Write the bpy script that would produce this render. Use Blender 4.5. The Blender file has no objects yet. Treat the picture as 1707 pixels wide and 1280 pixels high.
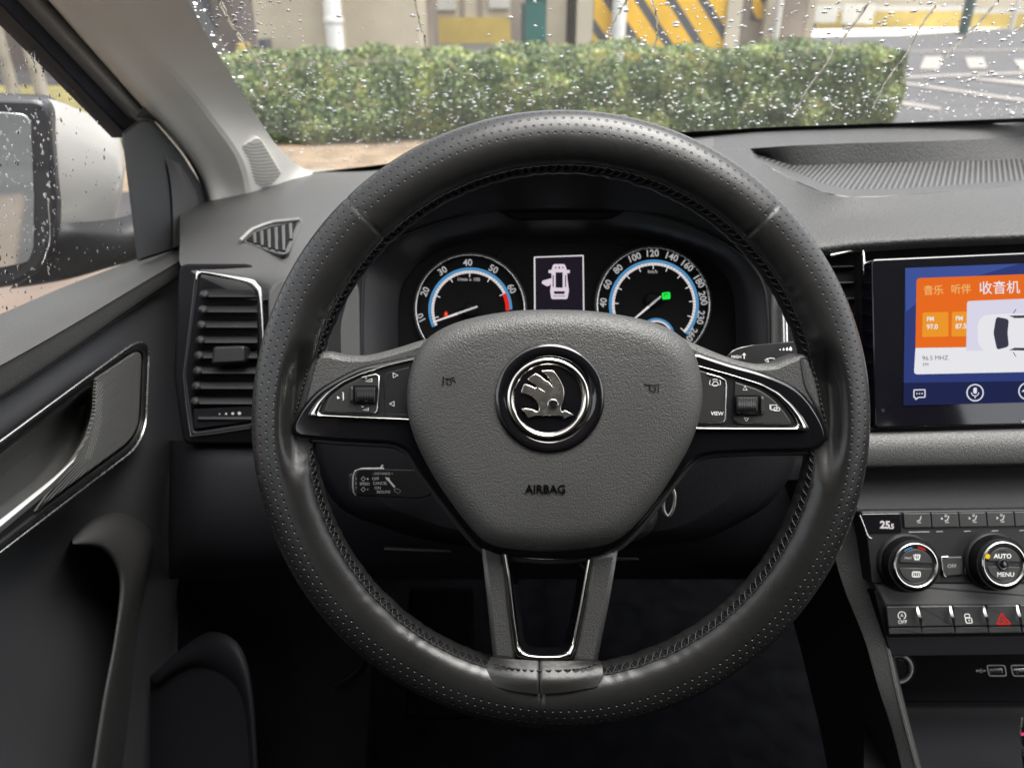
import bpy, bmesh, math, random
from mathutils import Vector, Matrix
random.seed(7)
S = bpy.context.scene
COL = S.collection
# ------------------------------------------------------------------ camera, world, light
F = 1290.0; CX = 853.5; CY = 640.0; PITCH = math.radians(26.5)
CAMP = Vector((0, 0, 1.30))
cam_d = bpy.data.cameras.new('camera'); cam = bpy.data.objects.new('camera', cam_d); COL.objects.link(cam)
cam.location = CAMP; cam.rotation_euler = (math.radians(90) - PITCH, 0, 0)
cam_d.sensor_width = 36; cam_d.lens = 36 * F / 1707; cam_d.clip_start = 0.02; cam_d.clip_end = 400
cam_d.dof.use_dof = True; cam_d.dof.focus_distance = 0.53; cam_d.dof.aperture_fstop = 8.5
S.camera = cam
w = bpy.data.worlds.new('World'); S.world = w; w.use_nodes = True
nt = w.node_tree; bg = nt.nodes['Background']; bg.inputs[1].default_value = 0.15
sky = nt.nodes.new('ShaderNodeTexSky'); sky.sky_type = 'NISHITA'; sky.sun_disc = False
sky.sun_elevation = math.radians(73); sky.sun_rotation = math.radians(106); sky.dust_density = 4; sky.air_density = 1.0
hs = nt.nodes.new('ShaderNodeHueSaturation'); hs.inputs['Saturation'].default_value = 0.14
nt.links.new(sky.outputs[0], hs.inputs['Color']); nt.links.new(hs.outputs[0], bg.inputs[0])
sun_d = bpy.data.lights.new('sun', 'SUN'); sun_d.energy = 1.3; sun_d.angle = math.radians(45); sun_d.color = (1, .96, .89)
sun = bpy.data.objects.new('sun', sun_d); COL.objects.link(sun)
# light comes from the driver's left, above and slightly behind
sdir = Vector((0.28, -0.08, 0.95)).normalized()
sun.rotation_euler = sdir.to_track_quat('Z', 'Y').to_euler(); sun.location = (-3, -2, 6)
S.view_settings.view_transform = 'Standard'; S.view_settings.look = 'None'
S.view_settings.gamma = 1; S.view_settings.use_curve_mapping = False; EXP = 1.95; S.view_settings.exposure = EXP; EK = 2 ** -EXP
S.cycles.max_bounces = 10; S.cycles.transparent_max_bounces = 16; S.cycles.caustics_reflective = False; S.cycles.caustics_refractive = False
S.cycles.use_denoising = True; S.cycles.sample_clamp_indirect = 6

# ------------------------------------------------------------------ geometry helpers
FW = Vector((0, math.cos(PITCH), -math.sin(PITCH))); UP = Vector((0, math.sin(PITCH), math.cos(PITCH))); RT = Vector((1, 0, 0))
def ray(x, y): return FW + RT * ((x - CX) / F) + UP * ((CY - y) / F)
def P(x, y, d): return CAMP + ray(x, y) * d
def hit(x, y, o, n):
    r = ray(x, y); return CAMP + r * ((o - CAMP).dot(n) / r.dot(n))
def Zp(x, y, z): return hit(x, y, Vector((0, 0, z)), Vector((0, 0, 1)))
def Yp(x, y, yy): return hit(x, y, Vector((0, yy, 0)), Vector((0, 1, 0)))
class Pl:
    """a real plane in the car (or street); at() meets the sight line through a point of the photo"""
    def __init__(s, o, n, up=None):
        s.o = o; s.n = n.normalized(); up = up or UP
        s.u = (up - s.n * up.dot(s.n)).normalized(); s.r = s.u.cross(s.n)
        s.s = (o - CAMP).dot(FW) / F
    def at(s, x, y, h=0.0): return hit(x, y, s.o + s.n * h, s.n)
    def off(s, h): return Pl(s.o + s.n * h, s.n)
def tilt(x, y, d, yaw=0, pit=0):
    n = -FW; n = Matrix.Rotation(math.radians(pit), 3, 'X') @ n; n = Matrix.Rotation(math.radians(yaw), 3, 'Z') @ n
    return Pl(P(x, y, d), n)
def cr(p0, p1, p2, p3, t):
    return (p1 * 2 + (p2 - p0) * t + (p0 * 2 - p1 * 5 + p2 * 4 - p3) * t * t + (p1 * 3 - p0 - p2 * 3 + p3) * t ** 3) * .5
def spline(pts, k=6, closed=False):
    pts = [Vector(p) for p in pts]; n = len(pts); out = []
    for i in range(n if closed else n - 1):
        if closed: a, b, c, d = pts[i - 1], pts[i], pts[(i + 1) % n], pts[(i + 2) % n]
        else: a, b, c, d = pts[max(i - 1, 0)], pts[i], pts[i + 1], pts[min(i + 2, n - 1)]
        for j in range(k): out.append(cr(a, b, c, d, j / k))
    if not closed: out.append(pts[-1])
    return out
def rc(pts, r=6, k=4):
    """closed outline with rounded corners; r a number or one per corner"""
    n = len(pts); out = []
    for i in range(n):
        p = Vector(pts[i][:2]); a = Vector(pts[i - 1][:2]); b = Vector(pts[(i + 1) % n][:2])
        rr = r[i] if isinstance(r, (list, tuple)) else r
        la, lb = (a - p).length, (b - p).length; q = min(rr, la * .48, lb * .48)
        s, e = p + (a - p).normalized() * q, p + (b - p).normalized() * q
        if q < .3: out.append(p); continue
        for j in range(k + 1):
            t = j / k; out.append(s * (1 - t) ** 2 + p * 2 * t * (1 - t) + e * t * t)
    return out
def resamp(pts, n, closed=False):
    pts = [Vector(p) for p in pts]
    if closed: pts = pts + [pts[0]]
    L = [0]
    for a, b in zip(pts, pts[1:]): L.append(L[-1] + (b - a).length)
    out = []; j = 0; m = n if closed else n - 1
    for i in range(n):
        s = L[-1] * i / m
        while j < len(L) - 2 and L[j + 1] < s: j += 1
        d = L[j + 1] - L[j]; out.append(pts[j].lerp(pts[j + 1], (s - L[j]) / d if d else 0))
    return out
def circ(cx, cy, r, n=48, a0=0, a1=360):
    full = abs(a1 - a0) >= 360; m = n if full else n - 1
    return [Vector((cx + r * math.cos(math.radians(a0 + (a1 - a0) * i / m)), cy - r * math.sin(math.radians(a0 + (a1 - a0) * i / m)))) for i in range(n)]
def area(p): return sum(p[i - 1][0] * p[i][1] - p[i][0] * p[i - 1][1] for i in range(len(p))) / 2
def ccw(p): return list(p) if area(p) < 0 else list(reversed(p))   # photo y runs down
def inset(p, d):
    n = len(p); out = []
    for i in range(n):
        a = (p[i] - p[i - 1]); b = (p[(i + 1) % n] - p[i])
        if a.length < 1e-6: a = b
        if b.length < 1e-6: b = a
        a = a.normalized(); b = b.normalized()
        na, nb = Vector((a.y, -a.x)), Vector((b.y, -b.x)); m = na + nb
        m = m.normalized() if m.length > .2 else na
        c = max(m.dot(na), .6); out.append(p[i] + m * (d / c))
    return out
class MB:
    def __init__(s): s.v = []; s.f = []; s.m = []; s.sm = []; s.uv = []; s.mats = []
    def mi(s, m):
        if m not in s.mats: s.mats.append(m)
        return s.mats.index(m)
    def add(s, vs, fs, mat, smooth=False, uvs=None):
        b = len(s.v); s.v += [Vector(v) for v in vs]; k = s.mi(mat)
        for i, f in enumerate(fs):
            s.f.append([b + q for q in f]); s.m.append(k); s.sm.append(smooth); s.uv.append(uvs[i] if uvs else None)
    def grid(s, rows, mat, smooth=True, closed_u=False, closed_v=False, uvf=None):
        R = len(rows); C = len(rows[0]); vs = [p for r in rows for p in r]; fs = []; uvs = []
        for i in range(R if closed_v else R - 1):
            for j in range(C if closed_u else C - 1):
                i2, j2 = (i + 1) % R, (j + 1) % C
                fs.append([i * C + j, i * C + j2, i2 * C + j2, i2 * C + j])
                if uvf: uvs.append([uvf(i, j), uvf(i, j + 1), uvf(i + 1, j + 1), uvf(i + 1, j)])
        s.add(vs, fs, mat, smooth, uvs or None)
    def plate(s, surf, pts, h, t, mat, bev=.0005, side=None):
        p = ccw([Vector(q[:2]) for q in pts]); n = len(p); bp = bev / surf.s
        r0 = [surf.at(q.x, q.y, h) for q in inset(p, bp)]
        r1 = [surf.at(q.x, q.y, h - bev * .3) for q in inset(p, bp * .3)]
        base = [surf.at(q.x, q.y, h - bev) for q in p]; back = [b - surf.n * max(t - bev, 1e-4) for b in base]
        s.add(r0, [list(range(n))], mat, False)
        s.grid([back, base, r1, r0], side or mat, True, closed_u=True)
    def fill(s, surf, pts, h, mat):
        p = ccw([Vector(q[:2]) for q in pts]); s.add([surf.at(q.x, q.y, h) for q in p], [list(range(len(p)))], mat)
    def dome(s, surf, pts, rings, mat, smooth=True, c=None):
        p = ccw([Vector(q[:2]) for q in pts]); c = Vector(c) if c else sum(p, Vector((0, 0))) / len(p)
        rows = [[surf.at(*(c + (q - c) * k), h) for q in p] for k, h in rings]
        s.grid(rows, mat, smooth, closed_u=True)
        n = len(p); s.add(rows[-1] + [surf.at(c.x, c.y, rings[-1][1])], [[i, (i + 1) % n, n] for i in range(n)], mat, smooth)
    def strip(s, surf, A, B, h0, hh, mat, n=80, k=7, closed=False, hb=None):
        A = resamp([Vector(a[:2]) for a in A], n, closed); B = resamp([Vector(b[:2]) for b in B], n, closed); rows = []
        for i in range(k):
            t = i / (k - 1); h = h0 + hh * max(0, math.sin(math.pi * t)) ** .6 + ((hb or 0) * t)
            rows.append([surf.at(*a.lerp(b, t), h) for a, b in zip(A, B)])
        s.grid(rows, mat, True, closed_u=closed)
    def patch(s, rows, mat, nu=5, nv=5, smooth=True, lin=False, uv=False):
        f = (lambda p, k: spline(p, k)) if not lin else (lambda p, k: resamp3(p, k))
        a = [f(r, nu) for r in rows]; cols = [f([r[i] for r in a], nv) for i in range(len(a[0]))]
        s.grid([[c[i] for c in cols] for i in range(len(cols[0]))], mat, smooth)
    def tube(s, pts, r, mat, n=8, closed=False, smooth=True, flat=1.0, up=None):
        pts = [Vector(p) for p in pts]; m = len(pts); rows = []; prev = None
        for i, p in enumerate(pts):
            a = pts[i - 1] if (closed or i) else p; b = pts[(i + 1) % m] if (closed or i < m - 1) else p
            t = (b - a).normalized(); ref = up or (prev if prev is not None else (Vector((0, 0, 1)) if abs(t.z) < .9 else Vector((1, 0, 0))))
            u = (ref - t * ref.dot(t)).normalized(); v = t.cross(u); prev = u; rr = r[i] if isinstance(r, (list, tuple)) else r
            rows.append([p + (u * flat * math.cos(2 * math.pi * j / n) + v * math.sin(2 * math.pi * j / n)) * rr for j in range(n)])
        s.grid(rows, mat, smooth, closed_u=True, closed_v=closed)
        if not closed:
            s.add(rows[0], [list(range(n))[::-1]], mat); s.add(rows[-1], [list(range(n))], mat)
    def lathe(s, surf, cx, cy, prof, mat, n=56, cap=True, href=None):
        href = max(h for _, h in prof) if href is None else href; c = surf.at(cx, cy, href) - surf.n * href; k = surf.s
        rows = [[c + surf.n * h + (surf.r * math.cos(2 * math.pi * j / n) + surf.u * math.sin(2 * math.pi * j / n)) * r * k for j in range(n)] for r, h in prof]
        s.grid(rows, mat, True, closed_u=True)
        if cap: s.add(rows[-1], [list(range(n))], mat)
    def box(s, x0, x1, y0, y1, z0, z1, mat):
        v = [(x, y, z) for z in (z0, z1) for y in (y0, y1) for x in (x0, x1)]
        s.add(v, [[0, 2, 3, 1], [4, 5, 7, 6], [0, 1, 5, 4], [2, 6, 7, 3], [0, 4, 6, 2], [1, 3, 7, 5]], mat)
    def stroke(s, surf, pts, wd, h, mat, closed=False):
        p = [Vector(q[:2]) for q in pts]; n = len(p); A = []; B = []
        for i in range(n):
            a = p[i - 1] if (closed or i) else p[i]; b = p[(i + 1) % n] if (closed or i < n - 1) else p[i]
            d1 = (p[i] - a); d2 = (b - p[i]); t = ((d1.normalized() if d1.length else Vector((0, 0))) + (d2.normalized() if d2.length else Vector((0, 0))))
            t = t.normalized() if t.length > 1e-4 else d1.normalized(); m = Vector((-t.y, t.x)) * wd / 2
            A.append(surf.at(*(p[i] + m), h)); B.append(surf.at(*(p[i] - m), h))
        s.grid([A, B], mat, False, closed_u=closed)
    def text(s, surf, txt, x, y, size, h, mat, rot=0, bold=.0, xs=1.0, align='CENTER', ext=0, shear=0):
        c = bpy.data.curves.new('t', 'FONT'); c.body = txt; c.size = 1; c.align_x = align; c.align_y = 'CENTER'; c.offset = bold; c.resolution_u = 3; c.shear = shear
        o = bpy.data.objects.new('t', c); COL.objects.link(o); bpy.context.view_layer.update()
        me = bpy.data.meshes.new_from_object(o.evaluated_get(bpy.context.evaluated_depsgraph_get()))
        ca, sa = math.cos(math.radians(rot)), math.sin(math.radians(rot)); vs = []
        for v in me.vertices:
            a, b = v.co.x * size * xs, v.co.y * size
            vs.append(surf.at(x + a * ca - b * sa, y - (a * sa + b * ca), h))
        fs = [list(p.vertices) for p in me.polygons]; s.add(vs, fs, mat)
        if ext:
            cnt = {}
            for f in fs:
                for a, b in zip(f, f[1:] + f[:1]): cnt[(a, b)] = 1
            ed = [e for e in cnt if (e[1], e[0]) not in cnt]; n = len(vs)
            s.add(vs + [q - surf.n * ext for q in vs], [[a, a + n, b + n, b] for a, b in ed], mat)
        bpy.data.objects.remove(o); bpy.data.curves.remove(c); bpy.data.meshes.remove(me)
    def build(s, name, parent=None, label=None, cat=None, group=None, kind=None, loc=None):
        root = parent
        while root is not None and root.parent is not None: root = root.parent
        if root is not None: o0 = root.location.copy()
        elif loc is not None: o0 = Vector(loc)
        else:
            o0 = sum(s.v, Vector()) / max(len(s.v), 1); o0.z = min(v.z for v in s.v)
        me = bpy.data.meshes.new(name); me.from_pydata([v - o0 for v in s.v], [], s.f)
        for m in s.mats: me.materials.append(m)
        me.polygons.foreach_set('material_index', s.m); me.polygons.foreach_set('use_smooth', s.sm)
        if any(u is not None for u in s.uv):
            ul = me.uv_layers.new(name='UVMap')
            for p, u in zip(me.polygons, s.uv):
                if u:
                    for li, q in zip(p.loop_indices, u): ul.data[li].uv = q
        me.update(); o = bpy.data.objects.new(name, me); COL.objects.link(o)
        if parent is None: o.location = o0
        else: o.parent = parent
        if label: o['label'] = label
        if cat: o['category'] = cat
        if group: o['group'] = group
        if kind: o['kind'] = kind
        return o
def resamp3(p, k):
    out = []
    for a, b in zip(p, p[1:]):
        for j in range(k): out.append(Vector(a).lerp(Vector(b), j / k))
    return out + [Vector(p[-1])]
def thing(name, label, cat, loc, group=None):
    o = bpy.data.objects.new(name, None); COL.objects.link(o); o.location = loc; o.empty_display_size = .05
    o['label'] = label; o['category'] = cat
    if group: o['group'] = group
    return o

# ------------------------------------------------------------------ materials
def mat(name, col, rough=.5, metal=0, spec=.5, bump=None, coat=0, emit=None, estr=1, var=None, trans=0, ior=None, sheen=0):
    """bump=(kind, scale, strength, distance); var=(scale, amount) colour mottling"""
    m = bpy.data.materials.new(name); m.use_nodes = True; n = m.node_tree; b = n.nodes['Principled BSDF']
    b.inputs['Base Color'].default_value = (*col, 1); b.inputs['Roughness'].default_value = rough; b.inputs['Metallic'].default_value = metal
    b.inputs['Specular IOR Level'].default_value = spec; b.inputs['Coat Weight'].default_value = coat; b.inputs['Coat Roughness'].default_value = .04
    b.inputs['Transmission Weight'].default_value = trans
    if ior: b.inputs['IOR'].default_value = ior
    if sheen: b.inputs['Sheen Weight'].default_value = sheen; b.inputs['Sheen Roughness'].default_value = .4
    if emit: b.inputs['Emission Color'].default_value = (*emit, 1); b.inputs['Emission Strength'].default_value = estr
    tc = n.nodes.new('ShaderNodeTexCoord')
    if bump:
        kind, sc, st, dist = bump
        if kind == 'grain':
            t = n.nodes.new('ShaderNodeTexVoronoi'); t.feature = 'F1'; t.inputs['Scale'].default_value = sc
            wv = n.nodes.new('ShaderNodeTexNoise'); wv.inputs['Scale'].default_value = sc * .5; wv.inputs['Detail'].default_value = 1
            mx = n.nodes.new('ShaderNodeMixRGB'); mx.blend_type = 'LINEAR_LIGHT'; mx.inputs[0].default_value = .9 / sc
            n.links.new(tc.outputs['Object'], mx.inputs[1]); n.links.new(tc.outputs['Object'], wv.inputs['Vector']); n.links.new(wv.outputs['Color'], mx.inputs[2])
            n.links.new(mx.outputs[0], t.inputs['Vector']); out = t.outputs['Distance']; inv = True
        elif kind == 'ribs':
            t = n.nodes.new('ShaderNodeTexWave'); t.inputs['Scale'].default_value = sc; t.bands_direction = 'DIAGONAL'
            n.links.new(tc.outputs['Object'], t.inputs['Vector']); out = t.outputs['Fac']; inv = False
        else:
            t = n.nodes.new('ShaderNodeTexNoise'); t.inputs['Scale'].default_value = sc; t.inputs['Detail'].default_value = 3
            n.links.new(tc.outputs['Object'], t.inputs['Vector']); out = t.outputs['Fac']; inv = False
        bp = n.nodes.new('ShaderNodeBump'); bp.inputs['Strength'].default_value = st; bp.inputs['Distance'].default_value = dist; bp.invert = inv
        n.links.new(out, bp.inputs['Height']); n.links.new(bp.outputs[0], b.inputs['Normal'])
    if var:
        t = n.nodes.new('ShaderNodeTexNoise'); t.inputs['Scale'].default_value = var[0]; t.inputs['Detail'].default_value = 5
        r = n.nodes.new('ShaderNodeMapRange'); r.inputs['To Min'].default_value = 1 - var[1]; r.inputs['To Max'].default_value = 1 + var[1]
        r.inputs['From Min'].default_value = .3; r.inputs['From Max'].default_value = .7
        mx = n.nodes.new('ShaderNodeVectorMath'); mx.operation = 'SCALE'; mx.inputs[0].default_value = col
        n.links.new(tc.outputs['Object'], t.inputs['Vector']); n.links.new(t.outputs['Fac'], r.inputs['Value']); n.links.new(r.outputs[0], mx.inputs['Scale'])
        n.links.new(mx.outputs[0], b.inputs['Base Color'])
        r2 = n.nodes.new('ShaderNodeMapRange'); r2.inputs['To Min'].default_value = max(rough - .08, .02); r2.inputs['To Max'].default_value = min(rough + .08, 1)
        n.links.new(t.outputs['Fac'], r2.inputs['Value']); n.links.new(r2.outputs[0], b.inputs['Roughness'])
    return m
def emat(name, col, st=1.0):
    m = bpy.data.materials.new(name); m.use_nodes = True; n = m.node_tree; n.nodes.clear()
    e = n.nodes.new('ShaderNodeEmission'); e.inputs[0].default_value = (*col, 1); e.inputs[1].default_value = st * EK
    o = n.nodes.new('ShaderNodeOutputMaterial'); n.links.new(e.outputs[0], o.inputs[0]); return m
M = {}
M['pad'] = mat('grained_vinyl', (.041, .041, .0395), .45, bump=('grain', 900, .55, .0005), var=(9, .08))
M['dash'] = mat('dash_plastic', (.037, .037, .036), .55, spec=.4, bump=('grain', 460, .6, .0008), var=(5, .08))
M['dashsm'] = mat('smooth_dash_plastic', (.048, .048, .047), .47, bump=('grain', 700, .3, .0004), var=(6, .06))
M['dark'] = mat('dark_plastic', (.007, .007, .009), .6, spec=.2, bump=('grain', 600, .3, .0004), var=(5, .15))
M['darker'] = mat('black_plastic', (.003, .003, .004), .65, spec=.12, var=(5, .2))
M['piano'] = mat('piano_black', (.004, .004, .005), .07, coat=.6)
M['satin'] = mat('satin_black', (.010, .010, .011), .42, spec=.3, var=(60, .08))
M['button'] = mat('button_plastic', (.022, .022, .022), .42, spec=.35, var=(40, .06), bump=('noise', 2500, .1, .0001))
M['chrome'] = mat('chrome', (.62, .61, .57), .1, 1, var=(300, .04))
M['satchrome'] = mat('satin_chrome', (.76, .76, .73), .26, 1, var=(200, .05))
M['pillar'] = mat('pillar_cloth', (.80, .78, .72), .75, bump=('ribs', 260, .25, .0005), var=(12, .03))
M['pillarsm'] = mat('pillar_trim', (.80, .78, .72), .6, var=(12, .03), bump=('noise', 900, .1, .0002))
M['seal'] = mat('rubber_seal', (.010, .011, .016), .6, spec=.3, var=(10, .15))
M['ink'] = mat('white_print', (.62, .62, .6), .6)
M['inkdim'] = mat('grey_print', (.32, .32, .31), .6)
M['emboss'] = mat('embossed_print', (.003, .003, .003), .9, spec=0)
M['carpet'] = mat('carpet', (.0040, .0042, .005), .95, spec=0, bump=('noise', 900, .6, .002), var=(30, .3))
M['thread'] = mat('black_thread', (.008, .008, .008), .5, spec=.3)
M['lit'] = emat('lit_white', (1, .93, .95), .72)
M['litdim'] = emat('lit_numerals', (.85, .82, .84), .5)
M['litblue'] = emat('lit_blue', (.10, .36, .68), .75)
M['litred'] = emat('lit_red', (.9, .03, .02), .8)
M['litgreen'] = emat('lit_green', (.02, .9, .08), .9)
M['needle'] = emat('needle_white', (1, .95, .93), .8)
M['dial'] = mat('dial_black', (.004, .004, .0045), .6, spec=.1)

def leather():
    m = mat('perforated_leather', (.0095, .0095, .0093), .30, spec=.45, var=(25, .12)); n = m.node_tree; b = n.nodes['Principled BSDF']; L = n.links.new
    def mth(op, a, bb=None, c=None):
        q = n.nodes.new('ShaderNodeMath'); q.operation = op
        for i, x in enumerate((a, bb, c)):
            if x is None: continue
            if isinstance(x, (int, float)): q.inputs[i].default_value = x
            else: L(x, q.inputs[i])
        return q.outputs[0]
    uv = n.nodes.new('ShaderNodeUVMap'); sp = n.nodes.new('ShaderNodeSeparateXYZ'); L(uv.outputs[0], sp.inputs[0])
    u = mth('MULTIPLY', sp.outputs[0], 222); v = mth('MULTIPLY', sp.outputs[1], 1)     # v counted in rows already
    row = mth('FLOOR', v); odd = mth('MULTIPLY', mth('MODULO', mth('ADD', row, 40), 2), .5)
    fx = mth('SUBTRACT', mth('FRACT', mth('ADD', u, odd)), .5); fy = mth('SUBTRACT', mth('FRACT', v), .5)
    d = mth('SQRT', mth('ADD', mth('MULTIPLY', fx, fx), mth('MULTIPLY', fy, fy)))
    mr = n.nodes.new('ShaderNodeMapRange'); mr.interpolation_type = 'SMOOTHSTEP'; L(d, mr.inputs['Value'])
    mr.inputs['From Min'].default_value = .09; mr.inputs['From Max'].default_value = .19; mr.inputs['To Min'].default_value = 1; mr.inputs['To Max'].default_value = 0
    zone = mth('MULTIPLY', mth('GREATER_THAN', v, 0), mth('LESS_THAN', v, 8)); hole = mth('MULTIPLY', mr.outputs[0], zone)
    tc = n.nodes.new('ShaderNodeTexCoord')
    g = n.nodes.new('ShaderNodeTexVoronoi'); g.inputs['Scale'].default_value = 1300; L(tc.outputs['Object'], g.inputs['Vector'])
    wr = n.nodes.new('ShaderNodeTexNoise'); wr.inputs['Scale'].default_value = 70; wr.inputs['Detail'].default_value = 3; wr.inputs['Distortion'].default_value = .8; L(tc.outputs['Object'], wr.inputs['Vector'])
    b0 = n.nodes.new('ShaderNodeBump'); b0.inputs['Strength'].default_value = .08; b0.inputs['Distance'].default_value = .003; L(wr.outputs['Fac'], b0.inputs['Height'])
    b1 = n.nodes.new('ShaderNodeBump'); b1.inputs['Strength'].default_value = .25; b1.inputs['Distance'].default_value = .0002; L(g.outputs['Distance'], b1.inputs['Height']); L(b0.outputs[0], b1.inputs['Normal'])
    b2 = n.nodes.new('ShaderNodeBump'); b2.inputs['Strength'].default_value = .8; b2.inputs['Distance'].default_value = .0008; b2.invert = True
    L(hole, b2.inputs['Height']); L(b1.outputs[0], b2.inputs['Normal']); L(b2.outputs[0], b.inputs['Normal'])
    src = b.inputs['Base Color'].links[0].from_socket; mx = n.nodes.new('ShaderNodeMixRGB'); L(hole, mx.inputs[0]); L(src, mx.inputs[1]); mx.inputs[2].default_value = (.002, .002, .002, 1)
    L(mx.outputs[0], b.inputs['Base Color']); return m
M['leather'] = leather()
M['leathersm'] = mat('plain_leather', (.011, .011, .0105), .42, bump=('noise', 260, .25, .001), var=(30, .1))

def glassmat(name, tint=.96, gl=.03, film=.016):
    m = bpy.data.materials.new(name); m.use_nodes = True; n = m.node_tree; n.nodes.clear()
    t = n.nodes.new('ShaderNodeBsdfTransparent'); t.inputs[0].default_value = (tint, tint, tint, 1)
    g = n.nodes.new('ShaderNodeBsdfGlossy'); g.inputs['Roughness'].default_value = .02
    tl = n.nodes.new('ShaderNodeBsdfTranslucent'); tl.inputs[0].default_value = (.85, .85, .82, 1); m2 = n.nodes.new('ShaderNodeMixShader'); m2.inputs[0].default_value = film
    n.links.new(t.outputs[0], m2.inputs[1]); n.links.new(tl.outputs[0], m2.inputs[2])
    mx = n.nodes.new('ShaderNodeMixShader'); o = n.nodes.new('ShaderNodeOutputMaterial')
    mx.inputs[0].default_value = gl; n.links.new(m2.outputs[0], mx.inputs[1]); n.links.new(g.outputs[0], mx.inputs[2]); n.links.new(mx.outputs[0], o.inputs[0]); return m
M['glass'] = glassmat('window_glass')
M['water'] = mat('water_drop', (1, 1, 1), .0, trans=1, ior=1.33)
RIMC = (943.5, 711); RIMR = .1838
# ================================================================== THE STREET OUTSIDE
def sheet(name, pts, z, m, **k):
    b = MB(); b.add([Vector((p[0], p[1], z)) for p in pts], [list(range(len(pts)))], m); return b.build(name, kind='structure', loc=(0, 0, 0), **k)
M['asphalt'] = mat('asphalt', (.040, .039, .040), .7, spec=.3, var=(1.2, .35), bump=('noise', 90, .4, .01))
M['soil'] = mat('bare_soil', (.155, .115, .075), .9, var=(5, .35), bump=('noise', 20, .8, .03))
M['paving'] = mat('brown_paving', (.115, .085, .065), .8, var=(2, .25))
M['verge'] = mat('verge_grass', (.15, .13, .045), .9, var=(2, .4))
M['slab'] = mat('pale_paving', (.42, .40, .36), .8, var=(1, .15))
M['paint'] = mat('road_paint', (.17, .155, .14), .7, var=(9, .35))
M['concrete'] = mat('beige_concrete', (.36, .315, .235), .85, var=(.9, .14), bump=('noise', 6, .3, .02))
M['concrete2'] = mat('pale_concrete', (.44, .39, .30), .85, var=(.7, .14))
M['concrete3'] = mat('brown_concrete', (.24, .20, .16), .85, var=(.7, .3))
M['pipe'] = mat('white_pipe', (.6, .6, .58), .5, var=(2, .08))
M['teal'] = mat('green_plastic', (.008, .085, .07), .5, var=(3, .2))
M['yellow'] = mat('yellow_paint', (.42, .31, .08), .6, var=(1, .2))
M['white'] = mat('white_paint', (.45, .44, .40), .5, var=(2, .06))
M['mauve'] = mat('mauve_render', (.115, .095, .085), .85, var=(.6, .25))
M['winglass'] = mat('far_window', (.05, .055, .07), .2)
M['bark'] = mat('pale_bark', (.26, .235, .20), .85, var=(3, .3))
M['darkpost'] = mat('dark_green_metal', (.03, .06, .055), .5)
M['tyre'] = mat('tyre', (.02, .02, .02), .8)
def hazard():
    m = mat('hazard_stripes', (.7, .4, .03), .6); n = m.node_tree; b = n.nodes['Principled BSDF']; L = n.links.new
    tc = n.nodes.new('ShaderNodeTexCoord'); sp = n.nodes.new('ShaderNodeSeparateXYZ'); L(tc.outputs['Object'], sp.inputs[0])
    a = n.nodes.new('ShaderNodeMath'); a.operation = 'MULTIPLY_ADD'; L(sp.outputs[2], a.inputs[0]); a.inputs[1].default_value = .80; L(sp.outputs[0], a.inputs[2])
    d = n.nodes.new('ShaderNodeMath'); d.operation = 'DIVIDE'; L(a.outputs[0], d.inputs[0]); d.inputs[1].default_value = .66
    f = n.nodes.new('ShaderNodeMath'); f.operation = 'FRACT'; L(d.outputs[0], f.inputs[0])
    g = n.nodes.new('ShaderNodeMath'); g.operation = 'GREATER_THAN'; L(f.outputs[0], g.inputs[0]); g.inputs[1].default_value = .66
    t = n.nodes.new('ShaderNodeTexNoise'); t.inputs['Scale'].default_value = 1.5; L(tc.outputs['Object'], t.inputs[0])
    r = n.nodes.new('ShaderNodeMapRange'); L(t.outputs[0], r.inputs[0]); r.inputs[3].default_value = .75; r.inputs[4].default_value = 1.2
    c = n.nodes.new('ShaderNodeMixRGB'); L(g.outputs[0], c.inputs[0]); c.inputs[1].default_value = (.66, .38, .02, 1); c.inputs[2].default_value = (.06, .062, .07, 1)
    s = n.nodes.new('ShaderNodeVectorMath'); s.operation = 'SCALE'; L(c.outputs[0], s.inputs[0]); L(r.outputs[0], s.inputs['Scale']); L(s.outputs[0], b.inputs['Base Color']); return m
M['hazard'] = hazard()
sheet('ground', [(-150, -60), (150, -60), (150, 250), (-150, 250)], 0, M['asphalt'])
G1, G2 = Zp(450, 240, 0), Zp(1488, 214, 0)
hd = (G2 - G1); hd.z = 0; hn = Vector((-hd.y, hd.x, 0)).normalized(); hd.normalize()
HL = G1 - hd * 1.5; HR = G2.copy()
sheet('soil', [HL - hn * 2.4 - hd, HR - hn * .5, HR + hn * 1.2, HL + hn * 1.2 - hd], .004, M['soil'])
sheet('path', [(-14, -6), (-1.0, -6), (-1.0, 4.6), (-14, 4.4)], .008, M['paving'])
sheet('grass_verge', [(-40, 8.4), (-3.6, 8.4), (-3.6, 13.6), (-40, 13.6)], .008, M['verge'])
e1, e2 = Zp(1250, 64, 0), Zp(1520, 47, 0)
sheet('pavement', [e1, Zp(1500, 60, 0), Zp(1760, 42, 0), Zp(1760, 36, 0), e2, Zp(1250, 52, 0)], .012, M['slab'])
def paint(pts): return sheet('road_marking', [Zp(x, y, .016).xy for x, y in pts], .016, M['paint'])
for q in ([(1541.6, 94.4), (1571, 94.4), (1565, 116.4), (1533, 115.2)], [(1609, 95.6), (1639.6, 95.6), (1646, 114.3), (1615, 114.3)], [(1688.6, 99.5), (1725, 99.5), (1740, 118), (1702, 118)],
          [(1480, 128), (1740, 118.5), (1740, 122), (1480, 132)], [(1480, 133), (1740, 170), (1740, 175), (1480, 137)], [(1470, 164), (1568, 179), (1568, 184), (1470, 171)],
          [(1622, 130), (1740, 137), (1740, 146), (1625, 133)], [(1520, 85), (1740, 82), (1740, 83.5), (1520, 86.5)]): paint(q)

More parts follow.
